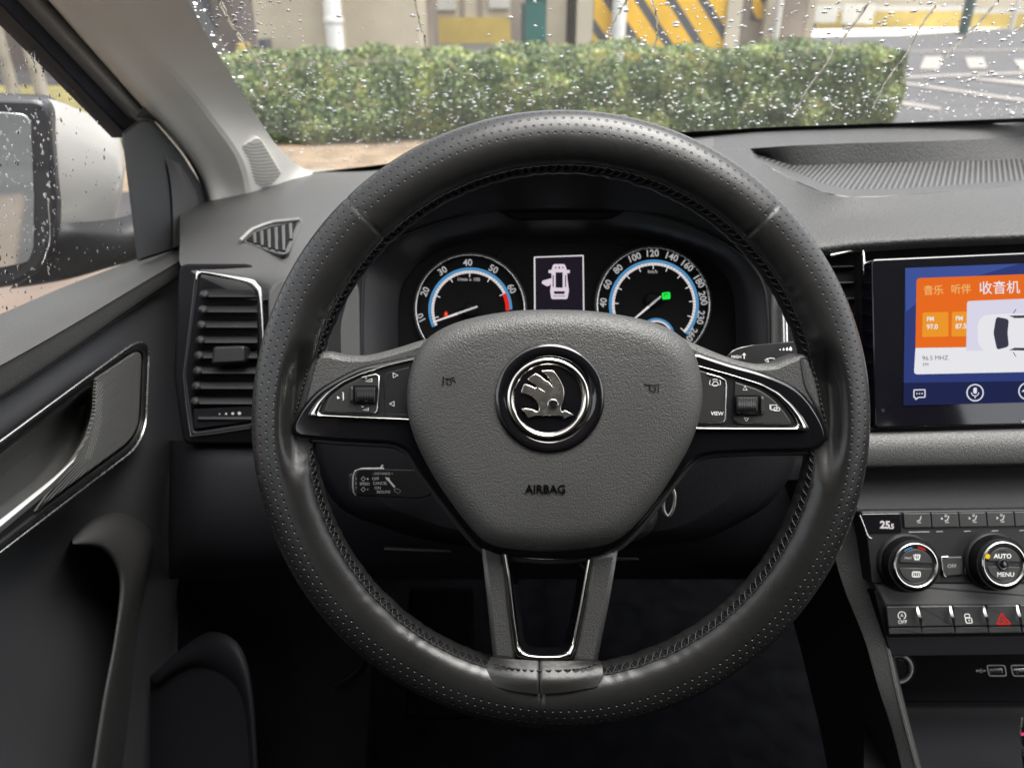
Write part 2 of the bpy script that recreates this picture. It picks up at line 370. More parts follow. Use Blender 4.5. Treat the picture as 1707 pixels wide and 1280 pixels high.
# hedge: thousands of leaf faces over a twiggy core
def hedge():
    m = bpy.data.materials.new('hedge_leaves'); m.use_nodes = True; n = m.node_tree; b = n.nodes['Principled BSDF']; L = n.links.new
    g = n.nodes.new('ShaderNodeNewGeometry'); r = n.nodes.new('ShaderNodeValToRGB'); e = r.color_ramp.elements
    e[0].color = (.022, .040, .015, 1); e[1].color = (.42, .50, .13, 1); q = e.new(.45); q.color = (.095, .15, .045, 1); q = e.new(.75); q.color = (.22, .30, .08, 1); q = e.new(.985); q.color = (.26, .15, .09, 1)
    t = n.nodes.new('ShaderNodeTexNoise'); t.inputs['Scale'].default_value = 3.2; t.inputs['Detail'].default_value = 2
    tc = n.nodes.new('ShaderNodeTexCoord'); L(tc.outputs['Object'], t.inputs[0])
    a = n.nodes.new('ShaderNodeMath'); a.operation = 'MULTIPLY_ADD'; L(t.outputs[0], a.inputs[0]); a.inputs[1].default_value = 2.0; a.inputs[2].default_value = -1.1
    a2 = n.nodes.new('ShaderNodeMath'); a2.operation = 'ADD'; L(a.outputs[0], a2.inputs[0]); L(g.outputs['Random Per Island'], a2.inputs[1]); L(a2.outputs[0], r.inputs[0]); L(r.outputs[0], b.inputs['Base Color'])
    b.inputs['Roughness'].default_value = .45
    tw = mat('hedge_twigs', (.035, .04, .028), .9, var=(8, .4))
    W, H0, H1, Ln = 1.0, .70, .79, (HR - HL).length
    mb = MB(); R = random.Random(3)
    def leaf(p, nrm, s):
        d = Vector((R.gauss(0, 1), R.gauss(0, 1), R.gauss(0, 1))); nn = (nrm * 1.1 + d * .7).normalized(); a = nn.cross(Vector((R.gauss(0, 1), R.gauss(0, 1), R.gauss(0, 1)))).normalized(); c = nn.cross(a)
        mb.v += [p - a * s, p + c * s * .5, p + a * s, p - c * s * .5]; k = len(mb.v) - 4; mb.f.append([k, k + 1, k + 2, k + 3]); mb.m.append(0); mb.sm.append(False); mb.uv.append(None)
    mb.mi(m); lump = [(R.uniform(0, Ln), R.uniform(0, 1), R.uniform(.03, .09)) for _ in range(160)]
    def bump(s, z):
        return sum(k * math.exp(-((s - a) / .22) ** 2 - ((z - b_) / .22) ** 2) for a, b_, k in lump if abs(s - a) < .6)
    for i in range(90000):
        s = R.uniform(0, Ln); H = H0 + (H1 - H0) * s / Ln; c = R.random(); jit = abs(R.gauss(0, .07))
        if c < .55: z = R.uniform(.02, 1); p = HL + hd * s + hn * (jit - bump(s, z) + .06) + Vector((0, 0, z * H)); nr = -hn
        elif c < .9: t = R.random(); p = HL + hd * s + hn * (t * W) + Vector((0, 0, H - jit * .7 + bump(s, t) * .6 - .03)); nr = Vector((0, 0, 1))
        else: t = R.random(); z = R.random(); p = HR - hd * (jit - bump(Ln - t, z) * .8) + hn * (t * W) + Vector((0, 0, z * H1)); nr = hd
        leaf(p, nr, R.uniform(.012, .024))
    core = [HL + hn * .12, HR + hn * .12 - hd * .12, HR + hn * (W - .1) - hd * .12, HL + hn * (W - .1)]
    top = [core[0] + Vector((0, 0, H0 - .1)), core[1] + Vector((0, 0, H1 - .1)), core[2] + Vector((0, 0, H1 - .1)), core[3] + Vector((0, 0, H0 - .1))]
    mb.add(core + top, [[4, 5, 6, 7], [0, 1, 5, 4], [1, 2, 6, 5], [2, 3, 7, 6], [3, 0, 4, 7]], tw)
    mb.build('hedge', label='long clipped green hedge running in front of the car across the windscreen view', cat='hedge')
hedge()

def wbox(b, x0, x1, Y, dep, z0, z1, m, yref=30):
    X0, X1 = Yp(x0, yref, Y).x, Yp(x1, yref, Y).x; b.box(X0, X1, Y, Y + dep, z0, z1, m); return X0, X1
def wall(name, x0, x1, Y, dep, z1, m, label, cat, z0=0): b = MB(); wbox(b, x0, x1, Y, dep, z0, z1, m); return b.build(name, label=label, cat=cat)
def cyl(b, x, Y, r, z0, z1, m, yref=30, n=16):
    X = Yp(x, yref, Y).x; b.tube([(X, Y, z0), (X, Y, z1)], r, m, n=n)
HT = 5.0
wall('concrete_pillar', 424, 567, 16, 2.0, HT, M['concrete'], 'broad beige concrete pillar behind the left end of the hedge, left of the white pipe', 'pillar')
b = MB(); cyl(b, 555, 15.7, .16, 0, HT, M['pipe'])
for z in (.9, 2.4, 3.8): X = Yp(555, 30, 15.7).x; b.tube([(X, 15.7, z), (X, 15.7, z + .07)], .185, M['pipe'], n=16)
b.build('drain_pipe', label='thick white drain pipe between the two broad beige pillars', cat='pipe')
wall('concrete_pillar', 574, 697, 16.4, 2.2, HT, M['concrete'], 'broad beige concrete pillar behind the hedge, right of the white pipe', 'pillar')
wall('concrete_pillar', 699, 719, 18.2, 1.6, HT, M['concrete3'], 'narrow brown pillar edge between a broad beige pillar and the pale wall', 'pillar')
r = thing('boundary_wall', 'pale cream wall with a yellow base band seen between two pillars', 'wall', (Yp(785, 60, 27).x, 27, 0))
b = MB(); X0, X1 = wbox(b, 700, 870, 27, .4, 0, 4.5, M['concrete2']); b.build('wall', r)
b = MB(); wbox(b, 700, 870, 26.9, .08, 0, .75, M['yellow']); b.build('base_band', r)
b = MB(); wbox(b, 728, 760, 26.9, .08, .95, 1.25, M['white']); wbox(b, 815, 850, 26.9, .08, 1.0, 1.7, M['white']); b.build('painted_panel', r)
b = MB(); wbox(b, 770, 775, 26.9, .08, .75, 4, M['concrete3']); wbox(b, 800, 806, 26.9, .08, .75, 4, M['concrete3']); b.build('post', r)
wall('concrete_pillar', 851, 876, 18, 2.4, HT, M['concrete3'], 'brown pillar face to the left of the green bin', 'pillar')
wall('concrete_pillar', 878, 944, 18.3, 2.0, HT, M['concrete'], 'beige concrete pillar directly behind the green bin', 'pillar')
wall('concrete_pillar', 962, 989, 18.0, 2.0, HT, M['concrete2'], 'pale pillar between the green bin and the striped panel', 'pillar')
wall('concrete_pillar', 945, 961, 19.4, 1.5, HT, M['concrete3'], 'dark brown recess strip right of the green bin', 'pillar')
r = thing('waste_bin', 'tall teal green plastic bin standing in front of a beige pillar', 'bin', (Yp(892, 30, 17).x, 17, 0))
b = MB(); X0, X1 = wbox(b, 876, 911, 17.0, .5, .1, 1.30, M['teal']); b.build('body', r)
b = MB(); b.box(X0 - .03, X1 + .03, 16.96, 17.54, 1.305, 1.40, M['teal']); b.build('lid', r)
b = MB(); wbox(b, 869, 875, 17.05, .4, .1, 1.2, M['darkpost']); b.build('side_panel', r)
X = Yp(892, 30, 17).x; b = MB(); b.box(X - .2, X + .2, 17.1, 17.4, 0, .1, M['tyre']); b.build('wheel', r)
wall('striped_wall', 990, 1211, 18, .5, HT, M['hazard'], 'wall panel with yellow and black diagonal hazard stripes behind the hedge', 'wall')
b = MB(); cyl(b, 1032, 17.8, .15, 0, HT, M['pipe']); b.build('drain_pipe', label='white drain pipe standing against the striped hazard panel', cat='pipe')
wall('concrete_pillar', 1212, 1236, 17.9, 1.2, HT, M['concrete2'], 'pale pillar at the right end of the striped hazard panel', 'pillar')
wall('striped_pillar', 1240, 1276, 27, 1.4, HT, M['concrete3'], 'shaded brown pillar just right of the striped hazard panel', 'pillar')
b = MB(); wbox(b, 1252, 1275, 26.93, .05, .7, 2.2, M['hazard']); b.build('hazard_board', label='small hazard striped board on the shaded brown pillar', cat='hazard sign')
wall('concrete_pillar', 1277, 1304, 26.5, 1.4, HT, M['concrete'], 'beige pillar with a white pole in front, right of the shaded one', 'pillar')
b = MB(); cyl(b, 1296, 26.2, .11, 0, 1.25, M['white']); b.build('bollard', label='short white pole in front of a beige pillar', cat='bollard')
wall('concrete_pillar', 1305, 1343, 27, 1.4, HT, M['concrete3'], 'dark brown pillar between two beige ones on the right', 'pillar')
wall('concrete_pillar', 1344, 1358, 27.2, 1.4, HT, M['concrete'], 'thin beige pillar at the far right of the pillar row', 'pillar')
# far right: barrier, wall, car, posts
r = thing('road_barrier', 'long yellow road barrier with a white top far off on the right', 'barrier', (Yp(1500, 30, 41).x, 41, 0))
b = MB(); wbox(b, 1352, 1604, 41, .5, 0, .72, M['yellow']); b.build('panel', r)
b = MB(); wbox(b, 1352, 1604, 41.02, .46, .725, .95, M['white']); b.build('rail', r)
r = thing('road_barrier', 'pale yellow barrier right of the dark green post, far off', 'barrier', (Yp(1670, 30, 41).x, 41, 0))
b = MB(); wbox(b, 1622, 1860, 41, .5, 0, .62, M['yellow']); b.build('panel', r)
b = MB(); wbox(b, 1622, 1860, 41.02, .46, .625, .8, M['white']); b.build('rail', r)
b = MB(); wbox(b, 1330, 1900, 52, 1, 0, 5, M['concrete2']); b.build('far_wall', label='long pale wall far behind the yellow barriers', cat='wall')
b = MB(); cyl(b, 1611, 34, .20, 0, 4, M['darkpost']); b.build('sign_post', label='thick dark green post standing at the road on the right', cat='post')
b = MB(); cyl(b, 1690, 37, .10, 0, 4, M['white']); b.build('lamp_post', label='thin white post at the right edge of the view', cat='post')
def far_car():
    c = Yp(1425, 30, 36); r = thing('parked_car', 'small white car parked far off beside the yellow barrier', 'car', (c.x, 36, 0))
    prof = [(-1.9, .35), (-1.95, .7), (-1.3, .92), (-.7, 1.35), (.7, 1.42), (1.5, 1.0), (1.95, .85), (1.95, .35)]
    b = MB(); n = len(prof); A = [Vector((c.x + x * .62, 36, z)) for x, z in prof]; B = [p + Vector((0, 1.6, 0)) for p in A]
    b.add(A + B, [list(range(n)), list(range(n, 2 * n))[::-1]] + [[i, i + n, (i + 1) % n + n, (i + 1) % n] for i in range(n)], M['white']); b.build('body', r)
    b = MB(); w = [(-1.1, .95), (-.65, 1.28), (.65, 1.33), (1.25, 1.0)]
    b.add([Vector((c.x + x * .62, 35.99, z)) for x, z in w], [[0, 1, 2, 3]], M['winglass']); b.build('window', r)
    for sx in (-1.2, 1.2):
        b = MB(); b.tube([(c.x + sx * .62, 35.95, .3), (c.x + sx * .62, 36.2, .3)], .3, M['tyre'], n=20); b.build('wheel', r)
r = thing('bright_patch_board', 'plain white boards added in place of bright patches before the far yellow barrier', 'board', (Yp(1420, 30, 40).x, 40, 0))  # made-up white panels stand for bright patches near the barrier
for x0, x1, z0, z1 in ((1355, 1395, .25, .95), (1404, 1456, .2, 1.05)):
    b = MB(); wbox(b, x0, x1, 40, .1, z0, z1, M['white']); b.build('board', r)
    b = MB(); wbox(b, x0 + 4, x0 + 7, 40.02, .05, 0, z0, M['darkpost']); b.build('leg', r)
# left: building, trees
r = thing('brown_building', 'mauve brown building seen through the rain-covered driver window', 'building', (-11, 18, 0))
b = MB(); b.box(-26, -5.9, 18, 26, 0, 8, M['mauve']); b.build('wall', r)
for k in range(7):
    b = MB(); x = -22 + k * 2.4; b.box(x, x + 1.3, 17.95, 18.05, .35, 2.4, M['winglass']); b.build('window', r)
b = MB(); b.box(-26, -5.9, 17.9, 18.02, 2.75, 3.15, M['white']); b.build('ledge', r)
r = thing('grey_building', 'grey building with a white band seen beside the windscreen pillar', 'building', (Yp(400, 40, 24).x, 24, 0))
b = MB(); wbox(b, 350, 452, 24, 3, 0, 7, M['mauve']); b.build('wall', r)
b = MB(); wbox(b, 385, 440, 23.9, .08, .98, 1.25, M['white']); b.build('ledge', r)
b = MB(); wbox(b, 385, 440, 23.9, .08, 1.3, 2.2, M['concrete3']); b.build('shutter', r)
b = MB(); wbox(b, 425, 437, 15.5, .4, 0, .62, M['winglass']); b.build('utility_box', label='small dark box at the foot of the leftmost beige pillar', cat='utility box')
b = MB(); wbox(b, 388, 398, 14, .4, .3, .62, M['yellow']); b.build('sign', label='small orange sign above the left end of the hedge', cat='sign')
def tree(x, y, lean, h, label):
    r = thing('tree', label, 'tree', (x, y, 0)); R = random.Random(int(abs(x) * 10)); b = MB()
    tr = [Vector((x + lean * t * t, y, h * t)) for t in [i / 8 for i in range(9)]]; b.tube(tr, [.085 - .04 * i / 8 for i in range(9)], M['bark'], n=12)
    for k in range(7):
        p = tr[2 + k % 6]; d = Vector((R.uniform(-1, 1), R.uniform(-.4, .4), R.uniform(.3, 1))); b.tube([p, p + d * .5, p + d * 1.1 + Vector((0, 0, .3))], [.04, .03, .012], M['bark'], n=8)
    b.build('trunk', r)
    b = MB(); lf = mat('tree_leaves', (.16, .15, .05), .6, var=(2, .4))
    for i in range(2500):
        p = tr[-1] + Vector((R.gauss(0, 1.1), R.gauss(0, 1.0), R.gauss(.4, .8))); s = .05; a = Vector((R.gauss(0, 1), R.gauss(0, 1), R.gauss(0, 1))).normalized(); c = a.cross(Vector((R.gauss(0, 1), 1, .2))).normalized()
        b.add([p - a * s, p + c * s * .6, p + a * s, p - c * s * .6], [[0, 1, 2, 3]], lf)
    b.build('crown', r)
for nm, X0, X1, lb in (('reflection_block', -40, -6, 'added grey green block behind the car on the left, only for reflections'), ('reflection_block', -4, 30, 'added grey block behind the car on the right, only for reflections')):
    b = MB(); b.box(X0, X1, -30, -26, 0, 6.5, mat('reflection_block_grey', (.13, .15, .145), .8, var=(.4, .4))); b.build(nm, label=lb, cat='building')  # added blocks, never in view, darken the low horizon in reflections
tree(-6.0, 10.5, -.5, 4.2, 'pale leaning tree trunk seen above the door mirror')
tree(-7.4, 12.2, .5, 4.6, 'second pale tree farther left behind the door mirror')
# ================================================================== THE CAR
WS = Pl(Vector((0, 1.12, 1.112)), Vector((0, -.5, -.866)), Vector((0, -.866, .5)))      # windscreen plane
WN = Pl(Vector((-.44, .6, 1.1)), Vector((1, 0, 0)), Vector((0, 0, 1)))                  # driver window plane
DR = Pl(Vector((-.37, .6, 1.0)), Vector((1, 0, 0)), Vector((0, 0, 1)))                  # door trim plane
def droplets(name, surf, reg, n, r0, r1, label, seed, stretch, trails=(), side=-1, dens=None):
    R = random.Random(seed); b = MB(); k = 10
    def drop(c, ru, rv, ang):
        ca, sa = math.cos(ang), math.sin(ang); rows = []; jj = [1 + R.uniform(-.18, .18) for _ in range(k)]
        for q, hh in ((1, 0), (.93, .42), (.72, .75), (.4, .95)):
            rows.append([c + (surf.r * (ca * math.cos(t) * ru - sa * math.sin(t) * rv) + surf.u * (sa * math.cos(t) * ru + ca * math.sin(t) * rv)) * q * jj[j] + surf.n * side * hh * min(ru, rv) * .46
                         for j, t in enumerate([2 * math.pi * j / k for j in range(k)])])
        b.grid(rows, M['water'], True, closed_u=True); top = c + surf.n * side * min(ru, rv) * .47
        b.add(rows[-1] + [top], [[i, (i + 1) % k, k] for i in range(k)], M['water'], True); b.add(rows[0], [list(range(k))[::-1]], M['water'])
    x0, y0, x1, y1 = reg
    for i in range(n):
        x, y = R.uniform(x0, x1), R.uniform(y0, y1)
        if dens and R.random() > dens(x, y): continue
        s = math.exp(R.gauss(math.log((r0 * r1) ** .5) - .1, .52)); s = min(max(s, r0), r1)
        drop(surf.at(x, y, side * .0006), s * R.uniform(1, stretch[0]), s * R.uniform(1, stretch[1]), R.uniform(-.4, .4))
    for tr in trails:
        pts, w = tr[0], tr[1]; sp = spline([Vector((*p, 0)) for p in pts], 8)
        P3 = [surf.at(p.x + R.uniform(-1, 1), p.y, side * .0006) for p in sp]
        b.tube(P3, [w * R.uniform(.5, 1.25) for _ in P3], M['water'], n=6, flat=1)
    o = b.build(name, label=label, cat='raindrops', kind='stuff'); return o
# --- windscreen
b = MB(); q = [WS.at(x, y) for x, y in ((-200, -60), (1990, -60), (1990, 215), (480, 300), (300, 330))]
q = [Vector((-.42, .14, 1.677)), Vector((1.15, .14, 1.677)), Vector((1.3, 1.12, 1.112)), Vector((-.27, 1.12, 1.112)), Vector((-.42, .98, 1.193))]; b.add(q, [[0, 1, 2, 3, 4]], M['glass']); b.build('windscreen', label='raked windscreen glass in front of the dashboard with a view of the hedge', cat='windscreen')
droplets('raindrops', WS, (300, -20, 1720, 290), 5400, .0004, .0021, 'fine raindrops and running streaks on the windscreen', 5, (1.9, 1.3),
         trails=[([(1452, 0), (1420, 45), (1395, 80), (1375, 110), (1345, 150), (1325, 190)], .0013), ([(1560, 10), (1535, 45), (1510, 90), (1475, 140), (1455, 180)], .0010), ([(1665, 0), (1635, 35), (1600, 70), (1570, 106)], .0014),
                 ([(1707, 40), (1690, 55)], .0012), ([(1080, -10), (1093, 20), (1095, 60), (1088, 85)], .0012), ([(1050, -5), (1030, 25), (1012, 60)], .0013), ([(692, 0), (700, 40), (708, 65), (712, 110)], .0010),
                 ([(366, 0), (385, 40), (410, 75), (430, 105), (445, 140)], .0018), ([(477, 115), (484, 145)], .0010), ([(520, 110), (526, 150)], .0008)],
         dens=lambda x, y: (.42 if y < 120 and x > 520 else .75) + (.25 if y > 150 else 0) - (.35 if y < 100 and 450 < x < 1000 else 0))
b = MB()
b.patch([[WS.at(x, y, .004) for x, y in ((300, 318), (480, 293), (700, 267), (1000, 232), (1250, 214), (1500, 205), (1990, 186))],
         [WS.at(x, y, .004) for x, y in ((300, 340), (480, 315), (700, 285), (1000, 248), (1250, 224), (1500, 213), (1990, 192))]], M['seal'], 3, 1)
b.build('windscreen_seal', label='black rubber strip along the foot of the windscreen', cat='rubber seal')
# --- A pillar
def lx(x, y, X): return hit(x, y, Vector((X, 0, 0)), Vector((1, 0, 0)))
def wr(x, y, h=.01): return WS.at(x, y, h)
r = thing('windscreen_pillar', 'beige cloth-covered windscreen pillar with a ribbed speaker grille at its foot', 'car pillar', lx(362, 388, -.4))
PL = [(38, -50, 135, -50, 288, -50), (91, 7, 176, 8, 317, 7), (140, 63, 228, 63, 350, 68), (200, 130, 297, 130, 391, 135), (253, 190, 352, 197, 430, 197), (306, 253, 398, 262, 458, 238), (337, 302, 412, 312, 486, 266), (351, 344, 418, 345, 503, 280), (364, 392, 428, 366, 522, 288)]
rows = []
for xl, yl, xc, yc, xr, yr in PL:
    l, rr = lx(xl, yl, -.40), wr(xr, yr); c = P(xc, yc, ((l - CAMP).dot(FW) + (rr - CAMP).dot(FW)) / 2 - .012)
    cc = P(xc, yc, (c - CAMP).dot(FW)); rows.append((lx(xl - 4, yl + 3, -.425), l, l.lerp(c, .5), c.lerp(l, .06), c.lerp(rr, .06), c.lerp(rr, .55), rr))
b = MB(); b.patch([x[:4] for x in rows], M['pillar'], 4, 6); b.build('pillar_side', r)
b = MB(); b.patch([x[3:5] for x in rows], M['pillar'], 2, 6); b.patch([x[4:] for x in rows], M['pillarsm'], 4, 6); b.build('pillar_face', r)
q0, q1, q2 = rows[5][4].lerp(rows[5][6], .25), rows[4][4].lerp(rows[4][6], .8), rows[7][4].lerp(rows[7][6], .4); gn = (q1 - q0).cross(q2 - q0); gn = gn if gn.dot(FW) < 0 else -gn; gline = mat('grille_gap', (.16, .155, .14), .8); gp = Pl((q0 + q1 + q2) / 3 + gn.normalized() * .0012, gn); gr = rc([(401, 245), (428, 229), (436, 233), (469, 288), (467, 294), (433, 325), (427, 322)], 7)
b = MB(); b.plate(gp, gr, .0, .004, M['pillarsm'], .0006)
for k in range(15):
    y = 238 + k * 5.6; xs = [402 + (y - 245) * .33 + 2, 0]; xl = max(404 + (y - 245) * .34, 404 if y > 245 else 404 + (245 - y) * 1.3); xr = 434 + (y - 232) * .60 if y < 288 else 466 - (y - 292) * 1.05
    if xr - xl < 6: continue
    b.tube([gp.at(xl + (xr - xl) * t, y + 5 * math.sin(math.pi * t * .9) * (1 - t * .7), .0004) for t in (0, .12, .25, .4, .6, .8, 1)], .00038, gline, n=6)
b.build('speaker_grille', r)
# --- door frame pieces
r = thing('door_window_frame', 'black slanting window frame and triangle trim at the front of the driver door', 'window frame', lx(230, 432, -.42))
F1 = WN.off(.012); F2 = WN.off(.028); F3 = WN.off(.034)
b = MB(); b.plate(F1, [(-60, -62), (-5, -62), (48, -4), (232, 188), (236, 226), (212, 230), (100, 112), (6, 16), (-60, -50)], 0, .02, M['seal'], .003); b.build('rubber_channel', r)
b = MB(); b.plate(F2, [(-10, -66), (66, -66), (96, -14), (262, 184), (258, 210), (226, 196), (44, 0)], 0, .012, mat('sash_grey', (.26, .25, .235), .5, var=(8, .1)), .004); b.build('sash_trim', r)
b = MB(); b.plate(F3, [(70, -66), (64, -40), (200, 118), (262, 190), (262, 184), (208, 115), (84, -22), (60, -60)], .0, .004, M['seal'], .001); b.build('weather_strip', r)
b = MB(); b.plate(F3, rc([(206, 222), (228, 205), (240, 199), (256, 203), (300, 252), (336, 308), (360, 396), (232, 436)], [4, 4, 6, 6, 20, 20, 3, 3]), .002, .004, mat('quarter_trim', (.035, .036, .038), .5, var=(6, .08)), .002)
b.build('mirror_triangle', r)
b = MB(); b.patch([[F3.at(x, y, .0045) for x, y in ((276, 262), (284, 300), (288, 350), (288, 413))], [F3.at(x, y, .012) for x, y in ((296, 272), (308, 310), (318, 350), (322, 400))], [F3.at(x, y, .004) for x, y in ((300, 272), (322, 310), (336, 350), (344, 392))]], M['dashsm'], 4, 4); b.build('moulding', r)
b = MB(); b.patch([[lx(x, y, -.402) for x, y in ((226, 196), (262, 203), (300, 246), (330, 298), (345, 345), (356, 392))], [lx(x, y, -.398) for x, y in ((240, 178), (276, 216), (314, 262), (340, 306), (352, 348), (366, 394))]], M['seal'], 4, 3); b.build('pillar_seal', r)
b = MB(); b.add([WN.at(*p) for p in ((-160, -200), (-5, -62), (240, 226), (240, 440), (-160, 620))], [[0, 1, 2, 3, 4]], M['glass'])
b.build('door_window', label='driver door window glass covered with raindrops', cat='car window')
droplets('raindrops', WN, (-20, 0, 232, 515), 1100, .0004, .0015, 'small raindrops on the driver door window', 11, (1.2, 1.9), trails=[([(50, 30), (55, 80), (58, 110)], .0008), ([(80, 330), (82, 400), (70, 440)], .0006)],
         dens=lambda x, y: (.9 if x < 95 else .35) if y > 160 else (.8 if x < 60 + y * .7 else .4))
# --- mirror
r = thing('door_mirror', 'champagne silver door mirror with black surround outside the driver window', 'door mirror', lx(95, 372, -.60))
MP = Pl(P(30, 310, 1.0), Vector((.25, -.97, .02)), Vector((0, 0, 1))); MB2 = MP.off(-.05)
def MPx(x, y, h): return MP.at(x, y, h)
cham = mat('champagne_paint', (.44, .43, .41), .3, .0, coat=.4, var=(3, .03)); mir = mat('mirror_glass', (.62, .65, .64), .04, 1)
b = MB(); A = [(-60, 158), (0, 161), (60, 163), (78, 170), (86, 190), (91, 260), (96, 340), (92, 400), (70, 450), (30, 475), (-60, 490)]
b.plate(MP, rc(A, 10), .012, .05, mat('mirror_surround', (.016, .017, .02), .3, var=(6, .1)), .008); b.build('surround', r)
b = MB(); b.plate(MP, rc([(-60, 187), (0, 187), (40, 190), (52, 202), (58, 334), (56, 415), (46, 438), (0, 447), (-60, 450)], 8), .0135, .003, mir, .001); b.build('mirror_glass', r)
b = MB(); fr = [(80, 168), (110, 172), (150, 193), (197, 224), (205, 280), (198, 346), (186, 368), (95, 373)]
b.patch([[MP.at(60, 166, -.012), MP.at(70, 220, -.004), MP.at(74, 300, -.004), MP.at(72, 373, -.012)], [MP.at(92, 168, -.02), MP.at(98, 225, -.012), MP.at(102, 300, -.012), MP.at(100, 373, -.02)],
         [MP.at(150, 192, -.07), MP.at(152, 240, -.058), MP.at(152, 305, -.058), MP.at(150, 371, -.07)], [MP.at(197, 224, -.13), MP.at(204, 262, -.122), MP.at(202, 315, -.122), MP.at(190, 366, -.13)],
         [MP.at(196, 228, -.19), MP.at(202, 265, -.19), MP.at(200, 315, -.19), MP.at(188, 362, -.19)]], cham, 5, 5); b.build('housing', r)
b = MB(); b.patch([[MP.at(60, 372, -.016), MP.at(120, 371, -.03), MP.at(190, 365, -.1), MP.at(240, 350, -.13)], [MP.at(70, 420, .0), MP.at(130, 400, -.02), MP.at(200, 395, -.07), MP.at(250, 380, -.1)],
                   [MP.at(20, 478, -.005), MP.at(110, 462, -.02), MP.at(190, 440, -.06), MP.at(250, 424, -.1)], [MP.at(20, 478, -.05), MP.at(110, 464, -.07), MP.at(190, 444, -.1), MP.at(250, 428, -.13)]], M['satin'], 5, 5)
b.build('mirror_foot', r)
# --- door trim
r = thing('door_trim', 'grey driver door trim with chrome handle, dark pull and slanting ledge', 'car door', lx(330, 700, -.38))
def D(x, y, h): return DR.at(x, y, h)
R0 = [(-90, 560), (0, 524), (110, 477), (228, 432), (300, 406), (362, 386)]
R1 = [(-90, 656), (0, 607), (110, 545), (238, 469), (310, 427), (364, 397)]
R2 = [(-90, 712), (0, 662), (110, 590), (222, 513), (285, 472), (350, 432)]
b = MB(); b.patch([[D(x, y, -.058) for x, y in R0], [D(x, y + 5, -.05) for x, y in R0], [D(x * .5 + a * .5, y * .5 + c * .5, -.02) for (x, y), (a, c) in zip(R0, R1)], [D(x, y, .0) for x, y in R1],
                   [D(x, y + 5, .001) for x, y in R1], [D(x, y - 5, .0) for x, y in R2], [D(x, y, -.002) for x, y in R2]], M['pad'], 5, 4); b.build('upper_ledge', r)
low = [[D(x, y, -.009) for x, y in R2], [D(x, y + 5, -.009) for x, y in R2]]
low.append([D(x, y, -.012) for x, y in ((-90, 786), (0, 738), (110, 656), (222, 584), (285, 556), (350, 530))])
for yy, hh in ((700, -.016), (800, -.018), (900, -.03), (1050, -.05), (1300, -.06), (1500, -.06)):
    low.append([D(x, yy if yy > c + 95 else c + 95 + i, -.06 if (i < 3 and yy < 950) else hh) for i, (x, c) in enumerate([(-90, 712), (0, 662), (110, 590), (222, 513), (285, 472), (350, 432)])])
b = MB(); b.patch(low, mat('door_panel_vinyl', (.052, .053, .057), .5, bump=('grain', 600, .3, .0003), var=(5, .1)), 5, 4); b.build('door_panel', r)
b = MB(); b.tube([D(x, y + 2, -.004) for x, y in spline([Vector((*p, 0)) for p in R2], 5) and [(v.x, v.y) for v in spline([Vector((*p, 0)) for p in R2], 5)]], .0011, M['satin'], n=8); b.build('trim_line', r)
bez = rc([(-90, 800), (0, 736), (222, 573), (240, 570), (248, 585), (243, 712), (226, 748), (116, 832), (0, 921), (-90, 990)], [1, 1, 10, 10, 10, 22, 22, 4, 4, 1])
ibz = rc([(-90, 812), (0, 748), (216, 589), (230, 584), (236, 592), (231, 708), (216, 736), (112, 812), (0, 897), (-90, 965)], [1, 1, 8, 8, 8, 20, 20, 4, 4, 1])
b = MB(); b.strip(DR, bez, ibz, -.006, .005, M['satin'], n=180, k=7, closed=True); b.strip(DR, bez, bez, -.006, 0, M['satin'], n=180, k=3, closed=True, hb=-.03); hb = b.build('handle_bezel', r)
b = MB(); e = resamp([Vector(p) for p in bez], 160, True); b.tube([D(p.x, p.y, -.0005) for p in e], .0012, M['satchrome'], n=8, closed=True); b.build('chrome_edge', hb)
msh = rc([(160, 631), (222, 590), (232, 586), (236, 596), (231, 708), (214, 737), (112, 812), (60, 852), (121, 768), (146, 728), (157, 690)], [2, 6, 6, 6, 18, 18, 3, 1, 3, 6, 10])
spk = mat('speaker_mesh', (.055, .054, .052), .5)
nn = spk.node_tree; tw = nn.nodes.new('ShaderNodeTexWave'); tw.inputs['Scale'].default_value = 120; tw.bands_direction = 'Z'; tcc = nn.nodes.new('ShaderNodeTexCoord'); bb = nn.nodes.new('ShaderNodeBump'); bb.inputs['Distance'].default_value = .001
nn.links.new(tcc.outputs['Object'], tw.inputs[0]); nn.links.new(tw.outputs['Fac'], bb.inputs['Height']); nn.links.new(bb.outputs[0], nn.nodes['Principled BSDF'].inputs['Normal'])
b = MB(); b.plate(DR, msh, .001, .003, spk, .0008)
for k in range(34):
    for j in range(3):
        y = 638 + k * 3.8; t = k / 33; x = 161 + j * 4 + (k % 2) * 2 - 3 * t - 36 * max(0, t - .45) ** 1.3
        b.lathe(DR, x, y, [(1.2, .0012), (.9, .0011), (0.1, .001)], M['chrome'] if False else M['inkdim'], n=6)
b.build('speaker_mesh', r)
bowl = rc([(-90, 830), (0, 757), (152, 642), (157, 660), (152, 700), (138, 738), (118, 768), (60, 835), (0, 880), (-90, 945)], 12)
b = MB(); bo = [Vector(p) for p in bowl]; b.strip(DR, inset(ccw(bo), -16), ccw(bo), -.004, 0, M['satin'], n=150, k=3, closed=True); b.build('cup_surround', r)
b = MB(); b.dome(DR, bowl, [(1.0, -.003), (.99, -.006), (.95, -.020), (.88, -.036), (.75, -.044), (.4, -.047)], mat('handle_cup', (.13, .13, .125), .4, var=(6, .06))); b.build('handle_cup', r)
